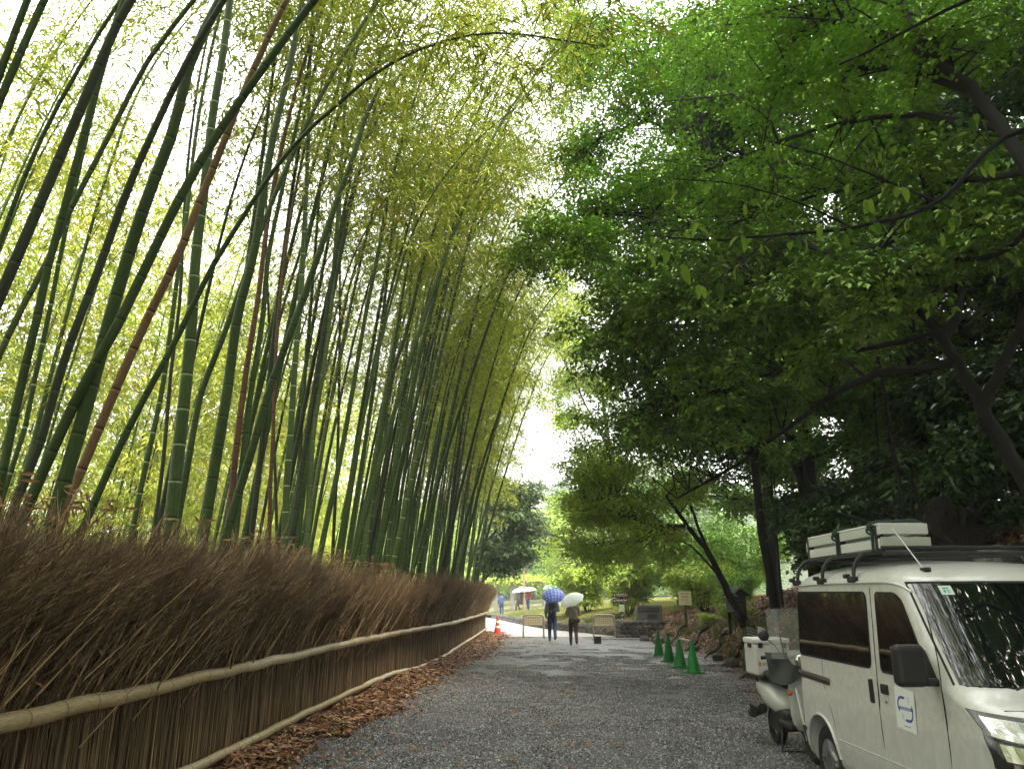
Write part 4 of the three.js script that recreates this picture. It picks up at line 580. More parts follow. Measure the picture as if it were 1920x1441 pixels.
// a near branch with large soft leaves, hanging from a tree just outside the frame
{
  const o = tree('cherry_tree', 'near tree at the right whose drooping twigs carry large yellow green leaves', { sd: 8, leaf: 'soft', tint: hue.lime, bark: M.barkDark, gap: 0.9,
    limbs: [[[[6.4, 1.6, -3.2], [6, 3.2, -3.5], [5.4, 4.6, -3.8], [4.6, 5.6, -4]], 0.12, 0.06], [[[5.4, 4.6, -3.8], [3.13, 4.41, -4.2], [2.59, 3.93, -4.2], [2.05, 3.76, -4.2], [1.57, 3.71, -4.2], [1.15, 3.68, -4.2], [0.82, 3.71, -4.2]], 0.022, 0.004], [[[2.59, 3.93, -4.2], [2.28, 4.17, -4.3], [1.96, 4.32, -4.3], [1.63, 4.42, -4.3]], 0.01, 0.003], [[[1.57, 3.71, -4.2], [1.33, 3.49, -4.1], [1.13, 3.34, -4.1]], 0.008, 0.003], [[[2.05, 3.76, -4.2], [1.79, 3.98, -4.3], [1.4, 4.11, -4.3], [1.01, 4.15, -4.3]], 0.008, 0.003], [[[4.6, 5.6, -4], [3.6, 5.9, -4.6], [2.6, 5.7, -5.2]], 0.03, 0.008]],
    blobs: [[[5, 6.2, -4], 1.1, 0], [[3.4, 6.4, -4.5], 1, 0]] });
  const lg = [leafGeo(0.024, 0.125, 0.3, 3), leafGeo(0.029, 0.115, 0.45, 3), leafGeo(0.021, 0.105, 0.15, 3)], B = o.position;
  const lm = [[0.13, 0.22, 0.028], [0.17, 0.27, 0.03], [0.085, 0.16, 0.022], [0.05, 0.1, 0.018]].map((c) => phy(C(...c).multiplyScalar(1.15), 1, { transmission: 0.5, thickness: 0, specularIntensity: 0.1, side: THREE.DoubleSide }));
  const pts = [[1.62, 4.39, -4.3], [1.7, 4.39, -4.3], [1.03, 4.13, -4.3], [1.24, 4.14, -4.3], [1.32, 4.11, -4.3], [0.83, 3.74, -4.2], [1.04, 3.74, -4.2], [1.12, 3.76, -4.2], [1.21, 3.67, -4.2], [1.67, 3.68, -4.2], [1.73, 3.68, -4.2], [1, 3.46, -4.1], [1.21, 3.35, -4.1], [1.09, 3.31, -4.1], [1.15, 3.31, -4.1], [0.81, 3.59, -4.2], [2.02, 3.76, -4.2], [1.95, 3.73, -4.2], [2.11, 4.11, -4.3], [2.24, 4.01, -4.3], [2.38, 4.03, -4.2], [2.4, 3.83, -4.2], [2.65, 3.82, -4.2], [2.7, 3.82, -4.2], [2.81, 4.51, -4.2], [2.93, 4.54, -4.2], [3, 3.56, -4.2], [1.76, 3.85, -4.2], [1.51, 3.98, -4.3], [1.64, 4, -4.3], [2.34, 4.35, -4.3], [2.43, 4.38, -4.3], [0.92, 3.61, -4.2], [1.38, 3.71, -4.2], [1.5, 3.64, -4.2], [1.3, 3.46, -4.1], [1.86, 3.76, -4.2], [2.19, 3.8, -4.2], [2.52, 3.87, -4.2], [2.93, 4.22, -4.2]];
  seed(6006);
  const limbPts = [[[5.4, 4.6, -3.8], [3.13, 4.41, -4.2], [2.59, 3.93, -4.2], [2.05, 3.76, -4.2], [1.57, 3.71, -4.2], [1.15, 3.68, -4.2], [0.82, 3.71, -4.2]], [[2.59, 3.93, -4.2], [2.28, 4.17, -4.3], [1.96, 4.32, -4.3], [1.63, 4.42, -4.3]], [[1.57, 3.71, -4.2], [1.33, 3.49, -4.1], [1.13, 3.34, -4.1]], [[2.05, 3.76, -4.2], [1.79, 3.98, -4.3], [1.4, 4.11, -4.3], [1.01, 4.15, -4.3]]].flatMap((l) => curve(l, 30));
  for (const p of pts) { const q = V(...p), n = limbPts.reduce((a, b) => (b.distanceTo(q) < a.distanceTo(q) ? b : a)); part('twig', tube(curve([n.clone().sub(B), n.clone().lerp(q, 0.5).add(V(0, 0.02, 0)).sub(B), q.clone().sub(B)], 6), taper(0.003, 0.0015, 6), 4, null, false), M.barkDark, o); }
  for (const p of pts) for (let k = 0; k < (rnd() < 0.55 ? 3 : 2); k++) {
    const m = part('leaf', lg[Math.floor(rnd() * 3)], lm[Math.min(3, Math.floor(rnd() * 4))], o);
    m.position.set(p[0] - B.x + gauss() * 0.05 * k, p[1] - B.y + gauss() * 0.04 * k, p[2] - B.z + gauss() * 0.06 * k);
    m.rotation.set(rr(0.5, 1.35), rr(-2.4, 0.6) + (rnd() < 0.3 ? 3 : 0), gauss() * 0.4, 'YXZ'); m.scale.setScalar(rr(0.55, 0.95));
  }
}
// ---------- small white van ----------
const canvasTex = (w, h, draw) => { const c = document.createElement('canvas'); c.width = w; c.height = h; draw(c.getContext('2d'), w, h); const t = new THREE.CanvasTexture(c); t.colorSpace = THREE.SRGBColorSpace; return t; };
M.paint = phy(C(0.69, 0.69, 0.655), 0.4, { clearcoat: 0.8, clearcoatRoughness: 0.1, map: tex(256, 256, (x, y) => { const v = 0.965 + 0.03 * wrapn(x, y, 256, 256, 2) + 0.015 * wrapn(x, y, 256, 256, 7); return [v, v, v * 0.99]; }) });
M.paintPlain = phy(C(0.65, 0.65, 0.615), 0.35, { clearcoat: 0.8, clearcoatRoughness: 0.12 });
M.blackPlastic = std(C(0.018, 0.018, 0.019), 0.5, {}); M.rubber = std(C(0.015, 0.015, 0.015), 0.8);
M.darkGlass = phy(C(0.006, 0.007, 0.007), 0.03, { clearcoat: 1, clearcoatRoughness: 0.02, ior: 1.55 });
M.chrome = std(C(0.75, 0.75, 0.75), 0.12, { metalness: 1 }); M.steel = std(C(0.5, 0.5, 0.5), 0.3, { metalness: 1 });
M.clear = phy(C(0.95, 0.95, 0.95), 0.03, { transmission: 1, thickness: 0 });
{
  const van = thing('van', 'small white van with roof rack parked at the right, front toward the viewer', 'van', [3.44, 0, -7.75]);
  const w = (y) => pw(y, [[0.22, 0.66], [0.3, 0.715], [0.45, 0.735], [0.84, 0.74], [0.87, 0.731], [1.06, 0.728], [1.74, 0.702], [1.77, 0.69], [1.81, 0.65], [1.855, 0.56], [1.89, 0.42], [1.915, 0.2]]);
  const sf = (y) => pw(y, [[0.22, 3.28], [0.3, 3.35], [0.55, 3.36], [0.75, 3.34], [0.88, 3.26], [0.98, 3.12], [1.05, 2.95], [1.08, 2.89], [1.4, 2.64], [1.72, 2.4], [1.765, 2.34], [1.81, 2.24], [1.855, 2.06], [1.89, 1.75], [1.915, 1.3]]);
  const sr = (y) => pw(y, [[0.22, 0.06], [0.4, 0], [1.1, 0.02], [1.74, 0.08], [1.77, 0.11], [1.81, 0.18], [1.855, 0.3], [1.89, 0.5], [1.915, 0.85]]);
  const rf = (y) => Math.min(0.3, w(y) * 0.6), rb = (y) => Math.min(0.09, w(y) * 0.5), bulge = 0.075;
  const outline = (y) => { // half outline on the road side (x < 0), from rear middle to front middle
    const p = [], W = w(y), F = sf(y), R = sr(y), f = rf(y), b = rb(y);
    for (let i = 0; i < 4; i++) p.push([-(W - b) * i / 4, R]);
    for (let i = 0; i < 6; i++) { const a = i / 6 * Math.PI / 2; p.push([-(W - b + b * Math.sin(a)), R + b - b * Math.cos(a)]); }
    for (let i = 0; i < 16; i++) p.push([-W, lerp(R + b, F - bulge - f, i / 16)]);
    for (let i = 0; i < 12; i++) { const a = i / 12 * Math.PI / 2; p.push([-(W - f + f * Math.cos(a)), F - bulge - f + f * Math.sin(a)]); }
    for (let i = 0; i <= 8; i++) { const x = 1 - i / 8; p.push([-(W - f) * x, F - bulge * x * x]); }
    return p;
  };
  const frontS = (x, y, o = 0) => { const W = w(y), f = rf(y), F = sf(y), a = Math.abs(x); return o + (a <= W - f ? F - bulge * Math.pow(a / (W - f), 2) : F - bulge - f + Math.sqrt(Math.max(0, f * f - Math.pow(a - W + f, 2)))); };
  const sideX = (s, y, o = 0) => { const W = w(y), f = rf(y), c = sf(y) - bulge - f; return -(o + (s <= c ? W : W - f + Math.sqrt(Math.max(0.0001, f * f - (s - c) ** 2)))); };
  const ys = []; for (let y = 0.22; y < 1.74; y += 0.04) ys.push(y); ys.push(1.74, 1.755, 1.77, 1.785, 1.81, 1.83, 1.855, 1.872, 1.89, 1.905, 1.915);
  const pos = [], idx = [], uv = []; let n = 0;
  for (const y of ys) { const h = outline(y), full = [...h, ...h.slice(1, -1).reverse().map(([x, s]) => [-x, s])]; n = full.length; for (const [x, s] of full) { pos.push(x, y, s); uv.push(s + x * 0.3, y); } }
  for (let j = 0; j < ys.length - 1; j++) for (let i = 0; i < n; i++) { const a = j * n + i, b = j * n + (i + 1) % n, c = a + n, d = b + n; idx.push(a, b, c, b, d, c); }
  for (const [j, up] of [[0, 0], [ys.length - 1, 1]]) { const c = pos.length / 3; pos.push(0, ys[j] + (up ? 0.002 : 0), up ? 1.05 : 1.6); uv.push(0, 0); for (let i = 0; i < n; i++) { const a = j * n + i, b = j * n + (i + 1) % n; up ? idx.push(a, b, c) : idx.push(b, a, c); } }
  const g = new THREE.BufferGeometry(); g.setAttribute('position', new THREE.Float32BufferAttribute(pos, 3)); g.setAttribute('uv', new THREE.Float32BufferAttribute(uv, 2)); g.setIndex(idx); g.computeVertexNormals();
  let body = new Brush(g, M.paint); body.updateMatrixWorld();
  const ev = new Evaluator(); ev.attributes = ['position', 'normal', 'uv']; ev.useGroups = false;
  for (const z of [0.47, 2.9]) for (const x of [-0.72, 0.72]) { const c = new Brush(cyl(0.335, 0.335, 0.36, 28, x, 0.3, z, 0, 0, Math.PI / 2)); c.updateMatrixWorld(); body = ev.evaluate(body, c, SUBTRACTION); }
  part('body', body.geometry, M.paint, van);
  // patches that follow the side (s, y) or the front (x, y)
  const shapePatch = (pts, f, r = 0.05) => { const sh = new THREE.Shape(), m = pts.length; for (let i = 0; i < m; i++) { const p = V(...pts[i], 0), a = V(...pts[(i + m - 1) % m], 0), b = V(...pts[(i + 1) % m], 0), q = p.clone().add(a.clone().sub(p).setLength(Math.min(r, p.distanceTo(a) / 2.1))), t = p.clone().add(b.clone().sub(p).setLength(Math.min(r, p.distanceTo(b) / 2.1))); i ? sh.lineTo(q.x, q.y) : sh.moveTo(q.x, q.y); sh.quadraticCurveTo(p.x, p.y, t.x, t.y); } sh.closePath(); const q = new THREE.ShapeGeometry(sh, 5), P = q.attributes.position; for (let i = 0; i < P.count; i++) P.setXYZ(i, ...f(P.getX(i), P.getY(i))); q.computeVertexNormals(); return q; };
  const side = (pts, o, r, sg = 1) => shapePatch(pts, (s, y) => [sg * sideX(s, y, o), y, s], r);
  const grid = (nu, nv, f) => { const p = [], u = [], ix = []; for (let j = 0; j <= nv; j++) for (let i = 0; i <= nu; i++) { p.push(...f(i / nu, j / nv)); u.push(i / nu, j / nv); } for (let j = 0; j < nv; j++) for (let i = 0; i < nu; i++) { const a = j * (nu + 1) + i, b = a + nu + 1; ix.push(a, a + 1, b, b, a + 1, b + 1); } const q = new THREE.BufferGeometry(); q.setAttribute('position', new THREE.Float32BufferAttribute(p, 3)); q.setAttribute('uv', new THREE.Float32BufferAttribute(u, 2)); q.setIndex(ix); q.computeVertexNormals(); return q; };
  const grow = (pts, d) => { const cx = pts.reduce((a, p) => a + p[0], 0) / pts.length, cy = pts.reduce((a, p) => a + p[1], 0) / pts.length; return pts.map(([x, y]) => [x + Math.sign(x - cx) * d, y + Math.sign(y - cy) * d]); };
  const rear = [[0.1, 1.13], [1.58, 1.12], [1.58, 1.655], [0.13, 1.67]], front = [[1.75, 1.11], [2.44, 1.1], [2.4, 1.2], [2.13, 1.6], [2.06, 1.645], [1.75, 1.65]];
  for (const sg of [1, -1]) {
    let p = part('side_window', side(rear, 0.006, 0.06, sg), M.darkGlass, van); part('seal', side(grow(rear, 0.016), 0.003, 0.07, sg), M.rubber, p);
    p = part('door_window', side(front, 0.006, 0.05, sg), M.darkGlass, van); part('seal', side(grow(front, 0.016), 0.003, 0.05, sg), M.rubber, p);
    const line = (pts, r, m, name) => part(name, tube(curve(pts.map(([s, y]) => [sg * sideX(s, y, 0), y, s]), 24), r, 5), m, van);
    line([[1.665, 1.7], [1.665, 1.2], [1.67, 0.7], [1.67, 0.3]], 0.004, M.rubber, 'door_gap'); line([[2.28, 1.64], [2.5, 1.25], [2.56, 1.05], [2.58, 0.75], [2.52, 0.32]], 0.004, M.rubber, 'door_gap'); line([[0.62, 1.1], [0.62, 0.9], [0.75, 0.7], [0.83, 0.4]], 0.003, M.rubber, 'door_gap');
    part('slide_rail', [side([[0.03, 0.955], [0.76, 0.935], [0.76, 0.965], [0.03, 0.985]], 0.004, 0.004, sg)], M.steel, van); part('slide_rail_slot', [side([[0.03, 0.925], [0.76, 0.905], [0.76, 0.936], [0.03, 0.956]], 0.005, 0.004, sg)], M.blackPlastic, van);
    const crease = []; for (let s = 0.85; s < 2.5; s += 0.1) crease.push([sg * sideX(s, 0.5, -0.001), 0.5, s]); part('door_crease', tube(crease.map((q) => V(...q)), 0.005, 6), M.paintPlain, van);
    part('gutter', tube(curve([[sg * -0.708, 1.735, 0.1], [sg * -0.71, 1.742, 0.8], [sg * -0.71, 1.735, 1.7], [sg * -0.706, 1.724, 2.02], [sg * sideX(2.14, 1.7, 0.004), 1.7, 2.14], [sg * sideX(2.22, 1.66, 0.002), 1.66, 2.22]], 40), 0.011, 7), M.paintPlain, van);
    // handles
    let h = part('slide_door_handle', rbox(0.03, 0.17, 0.055, 0.012, sg * -0.736, 0.95, 1.57), M.blackPlastic, van); part('handle_cup', rbox(0.012, 0.2, 0.085, 0.006, sg * -0.729, 0.95, 1.57), M.paintPlain, h);
    h = part('front_door_handle', rbox(0.03, 0.07, 0.1, 0.012, sg * -0.738, 0.985, 1.79), M.blackPlastic, van); part('handle_cup', rbox(0.012, 0.15, 0.11, 0.006, sg * -0.729, 0.95, 1.79), M.paintPlain, h); part('key_lock', cyl(0.011, 0.011, 0.02, 10, sg * -0.735, 0.9, 1.79, 0, 0, Math.PI / 2), M.steel, h);
    // mirror
    h = part('mirror', rbox(0.2, 0.26, 0.1, 0.04, sg * -0.885, 1.2, 2.5), M.blackPlastic, van); part('mirror_arm', [rbox(0.14, 0.05, 0.07, 0.02, sg * -0.76, 1.1, 2.5), side([[2.38, 1.08], [2.56, 1.08], [2.4, 1.3]], 0.01, 0.02, sg)], M.blackPlastic, h); part('mirror_glass', rbox(0.17, 0.22, 0.006, 0.02, sg * -0.885, 1.2, 2.447), M.chrome, h);
    for (const z of [0.47, 2.9]) {
      const t = part('wheel', at(new THREE.TorusGeometry(0.215, 0.068, 12, 36), sg * -0.62, 0.275, z, 0, Math.PI / 2, 0), M.rubber, van);
      part('tread', cyl(0.275, 0.275, 0.12, 32, sg * -0.62, 0.275, z, 0, 0, Math.PI / 2), M.rubber, t);
      part('rim', [cyl(0.17, 0.17, 0.1, 28, sg * -0.635, 0.275, z, 0, 0, Math.PI / 2), cyl(0.055, 0.06, 0.13, 16, sg * -0.635, 0.275, z, 0, 0, Math.PI / 2), ...Array.from({ length: 6 }, (_, k) => box(0.02, 0.14, 0.035, sg * -0.69, 0.275 + 0.085 * Math.cos(k * 1.047), z + 0.085 * Math.sin(k * 1.047), -k * 1.047))], M.steel, t);
      part('arch_lip', tube(Array.from({ length: 21 }, (_, k) => { const a = Math.PI * (0.04 + 0.92 * k / 20); const s = z + 0.345 * Math.cos(a), y = 0.3 + 0.345 * Math.sin(a); return V(sg * sideX(s, y, 0.002), y, s); }), 0.014, 7), M.paintPlain, van);
    }
    // headlamp on the front corner
    const hl = (o) => grid(18, 8, (u, v) => { const y = lerp(lerp(0.7, 0.66, u), lerp(0.985, 0.93, u), v), W = w(y), f = rf(y), F = sf(y); if (u < 0.6) { const a = lerp(0.12, 1, u / 0.6) * Math.PI / 2; return [sg * -(W - f + (f + o) * Math.cos(a)), y, F - bulge - f + (f + o) * Math.sin(a)]; } const x = -(W - f) + 0.2 * (u - 0.6) / 0.4; return [sg * x, y, frontS(x, y, o)]; });
    h = part('headlamp', hl(0.004), std(C(0.09, 0.09, 0.09), 0.3, { metalness: 0.7 }), van); part('lens', hl(0.036), M.clear, h);
    const facet = (u0, u1, v0, v1, nu, nv) => { const q = grid(nu, nv, (a, b) => { const u = lerp(u0, u1, a), v = lerp(v0, v1, b), y = lerp(lerp(0.7, 0.66, u), lerp(0.985, 0.93, u), v), W = w(y), f = rf(y), t = lerp(0.12, 1, Math.min(1, u / 0.6)) * Math.PI / 2, o = 0.008 + 0.014 * Math.pow(Math.abs(2 * a - 1), 2) * (1 - 0.4 * b) + (Math.round(a * nu) % 2) * 0.004; return u < 0.6 ? [sg * -(W - f + (f + o) * Math.cos(t)), y, sf(y) - bulge - f + (f + o) * Math.sin(t)] : [sg * (-(W - f) + 0.2 * (u - 0.6) / 0.4), y, frontS(-(W - f) + 0.2 * (u - 0.6) / 0.4, y, o)]; }).toNonIndexed(); q.computeVertexNormals(); return q; };
    part('reflector', facet(0.1, 0.5, 0.56, 0.92, 8, 4), M.chrome, h); part('reflector', facet(0.14, 0.5, 0.1, 0.48, 8, 4), M.chrome, h); part('reflector', facet(0.56, 0.95, 0.15, 0.9, 6, 5), M.chrome, h); part('bulb', at(new THREE.SphereGeometry(0.03, 14, 10), sg * -0.62, 0.88, 2.97), M.clear, h);
    part('bezel', [tube(curve(Array.from({ length: 9 }, (_, k) => { const u = k / 8, y = lerp(0.86, 0.8, u), W = w(y), f = rf(y), a = lerp(0.2, 1, u) * Math.PI / 2; return [sg * -(W - f + (f + 0.012) * Math.cos(a)), y, sf(y) - bulge - f + (f + 0.012) * Math.sin(a)]; }), 24), 0.011, 6), rbox(0.02, 0.25, 0.02, 0.008, sg * -0.5, 0.82, 3.185)], M.blackPlastic, h);
    part('tail_lamp', rbox(0.05, 0.36, 0.07, 0.02, sg * -0.66, 0.85, 0.03), phy(C(0.4, 0.02, 0.02), 0.15), van);
    part('rear_skirt', side([[0.04, 0.24], [0.16, 0.24], [0.13, 0.5], [0.03, 0.5]], 0.006, 0.02, sg), M.blackPlastic, van);
  }
  const ws = (o, m, y0, y1) => grid(28, 14, (u, v) => { const y = lerp(y0, y1, v), W = w(y) - m, x = lerp(-W, W, u); return [x, y, frontS(x, y, o)]; });
  const wsp = part('windshield', ws(0.009, 0.05, 1.1, 1.715), M.darkGlass, van); part('seal', ws(0.004, 0.03, 1.085, 1.73), M.rubber, wsp);
  part('inspection_sticker', grid(2, 2, (u, v) => { const x = lerp(-0.535, -0.46, u), y = lerp(1.64, 1.7, v); return [x, y, frontS(x, y, 0.012)]; }), std(C(1, 1, 1), 0.6, { map: canvasTex(64, 64, (c) => { c.fillStyle = '#cfe6d8'; c.fillRect(0, 0, 64, 64); c.fillStyle = '#4c8f78'; c.fillRect(18, 14, 28, 8); c.fillRect(18, 26, 8, 24); c.fillRect(30, 30, 18, 6); c.fillRect(34, 42, 14, 6); }) }), wsp);
  for (const x of [-0.32, 0.25]) part('wiper', [tube(curve([[x - 0.12, 1.09, frontS(x, 1.09, 0.02)], [x + 0.06, 1.14, frontS(x, 1.14, 0.024)], [x + 0.36, 1.13, frontS(x + 0.36, 1.13, 0.02)]], 10), 0.007, 5)], M.blackPlastic, van);
  part('bonnet_seam', tube(curve(Array.from({ length: 11 }, (_, k) => { const x = lerp(-0.6, 0.6, k / 10), y = 1.0 - 0.02 * Math.abs(x); return [x, y, frontS(x, y, 0.001)]; }), 30), 0.004, 5), M.rubber, van);
  part('grille', grid(12, 4, (u, v) => { const x = lerp(-0.28, 0.28, u), y = lerp(0.76, 0.88, v); return [x, y, frontS(x, y, 0.006)]; }), M.blackPlastic, van);
  part('bumper', [grid(30, 6, (u, v) => { const y = lerp(0.26, 0.5, v), x = lerp(-0.62, 0.62, u); return [x, y, frontS(x, y, 0.02 * Math.sin(v * Math.PI) + 0.004)]; })], M.paintPlain, van);
  part('number_plate', [box(0.33, 0.165, 0.012, 0.1, 0.42, 3.392)], std(C(0.7, 0.62, 0.1), 0.5), van);
  part('undertray', box(1.2, 0.1, 2.9, 0, 0.24, 1.65), M.blackPlastic, van);
  // the round-arrow magnet sign on the front door
  part('door_sign', shapePatch([[1.93, 0.755], [2.2, 0.74], [2.2, 1.01], [1.93, 1.025]], (s, y) => [sideX(s, y, 0.006), y, s], 0.01), std(C(1, 1, 1), 0.45, { map: (() => {
    const t = canvasTex(256, 256, (c) => { c.fillStyle = '#eceeec'; c.fillRect(0, 0, 256, 256); c.strokeStyle = '#2d4f9e'; c.lineWidth = 15; c.lineCap = 'round';
      c.beginPath(); c.moveTo(120, 62); c.lineTo(84, 62); c.arc(80, 108, 46, -1.6, -3.6, true); c.stroke(); c.beginPath(); c.moveTo(130, 190); c.lineTo(170, 190); c.arc(176, 146, 44, 1.6, -0.5, true); c.stroke();
      c.fillStyle = '#2d4f9e'; c.beginPath(); c.moveTo(30, 118); c.lineTo(66, 118); c.lineTo(46, 150); c.fill(); c.beginPath(); c.moveTo(196, 130); c.lineTo(234, 130); c.lineTo(216, 96); c.fill();
      c.lineWidth = 4; for (let k = 0; k < 7; k++) { const x = 60 + k * 21; c.strokeRect(x, 116 + (k % 2) * 2, 13, 14); c.beginPath(); c.moveTo(x, 123); c.lineTo(x + 13, 123); c.stroke(); } c.strokeStyle = '#7f93bd'; c.lineWidth = 3; c.beginPath(); c.arc(178, 66, 11, 0, 7); c.moveTo(178, 78); c.lineTo(178, 98); c.stroke(); c.beginPath(); c.arc(88, 168, 11, 0, 7); c.moveTo(88, 180); c.lineTo(110, 196); c.stroke(); c.fillStyle = '#9aa6bf'; c.fillRect(96, 222, 84, 6); });
    t.wrapS = t.wrapT = THREE.ClampToEdgeWrapping; t.repeat.set(1 / 0.27, 1 / 0.285); t.offset.set(-1.93 / 0.27, -0.74 / 0.285); return t; })() }), van);
  // roof rack
  const rk = part('roof_rack', rbox(1.2, 0.03, 0.04, 0.008, 0, 1.965, 1.1), M.blackPlastic, van); for (const sg of [-1, 1]) part('side_rail', rod([sg * 0.6, 1.965, 0.12], [sg * 0.6, 1.965, 1.75], 0.016), M.blackPlastic, rk);
  for (const z of [0.17, 0.78, 1.42]) { part('crossbar', rbox(1.24, 0.035, 0.045, 0.01, 0, 1.95, z), M.blackPlastic, rk); for (const sg of [-1, 1]) part('foot', [tube(curve([[sg * 0.712, 1.755, z], [sg * 0.7, 1.85, z], [sg * 0.65, 1.93, z - 0.01], [sg * 0.6, 1.97, z]], 10), 0.017, 8), rbox(0.06, 0.05, 0.09, 0.012, sg * 0.722, 1.765, z), rbox(0.05, 0.035, 0.05, 0.01, sg * 0.745, 1.79, z - 0.05)], M.blackPlastic, rk); }
  part('front_rail', [rod([-0.62, 1.99, 1.76], [0.62, 1.99, 1.76], 0.016), rod([-0.62, 1.945, 1.78], [0.62, 1.945, 1.78], 0.018)], M.blackPlastic, rk);
  const an = part('aerial', rod([-0.5, 1.8, 2.13], [-0.545, 2.13, 1.82], 0.0042, 6), std(C(0.75, 0.75, 0.72), 0.4), van); part('aerial_base', rbox(0.05, 0.035, 0.08, 0.012, -0.5, 1.812, 2.13), M.blackPlastic, an);
  // boards strapped on the rack
  const bd = thing('board_crate', 'long crate of weathered whitish boards lashed on the van roof rack', 'crate', [3.03, 1.972, -6.8]);
  const bm = [C(0.56, 0.57, 0.52), C(0.48, 0.51, 0.43), C(0.62, 0.62, 0.58)].map((c) => std(c, 0.75)); let q = 0;
  const plank = (...a) => part('plank', rbox(...a), bm[q++ % 3], bd);
  plank(0.018, 0.075, 1.5, 0.004, -0.18, 0.055, 0); plank(0.018, 0.07, 1.5, 0.004, -0.18, 0.155, 0); plank(0.018, 0.075, 1.5, 0.004, 0.18, 0.055, 0); plank(0.018, 0.07, 1.5, 0.004, 0.18, 0.155, 0);
  plank(0.38, 0.085, 0.018, 0.004, 0.01, 0.06, 0.76); plank(0.375, 0.08, 0.018, 0.004, 0, 0.165, 0.762); plank(0.38, 0.08, 0.018, 0.004, 0, 0.12, -0.76); plank(0.3, 0.03, 0.02, 0.004, 0.0, 0.12, 0.735, 0, 0, 0.25);
  for (let k = 0; k < 3; k++) plank(0.115, 0.016, 1.48, 0.004, -0.12 + k * 0.12, 0.205, 0);
  for (const z of [-0.72, 0, 0.7]) part('corner_post', rbox(0.05, 0.18, 0.05, 0.006, -0.166, 0.1, z), M.blackPlastic, bd);
  for (const z of [0.66, -0.02]) part('strap', [tube(curve([[-0.205, -0.01, z], [-0.205, 0.13, z + 0.01], [-0.2, 0.215, z], [-0.05, 0.228, z], [0.19, 0.22, z], [0.2, 0.0, z]], 20), 0.011, 6), at(new THREE.TorusKnotGeometry(0.028, 0.01, 40, 6), -0.2, 0.17, z)], std(C(0.02, 0.045, 0.03), 0.8), bd);
}
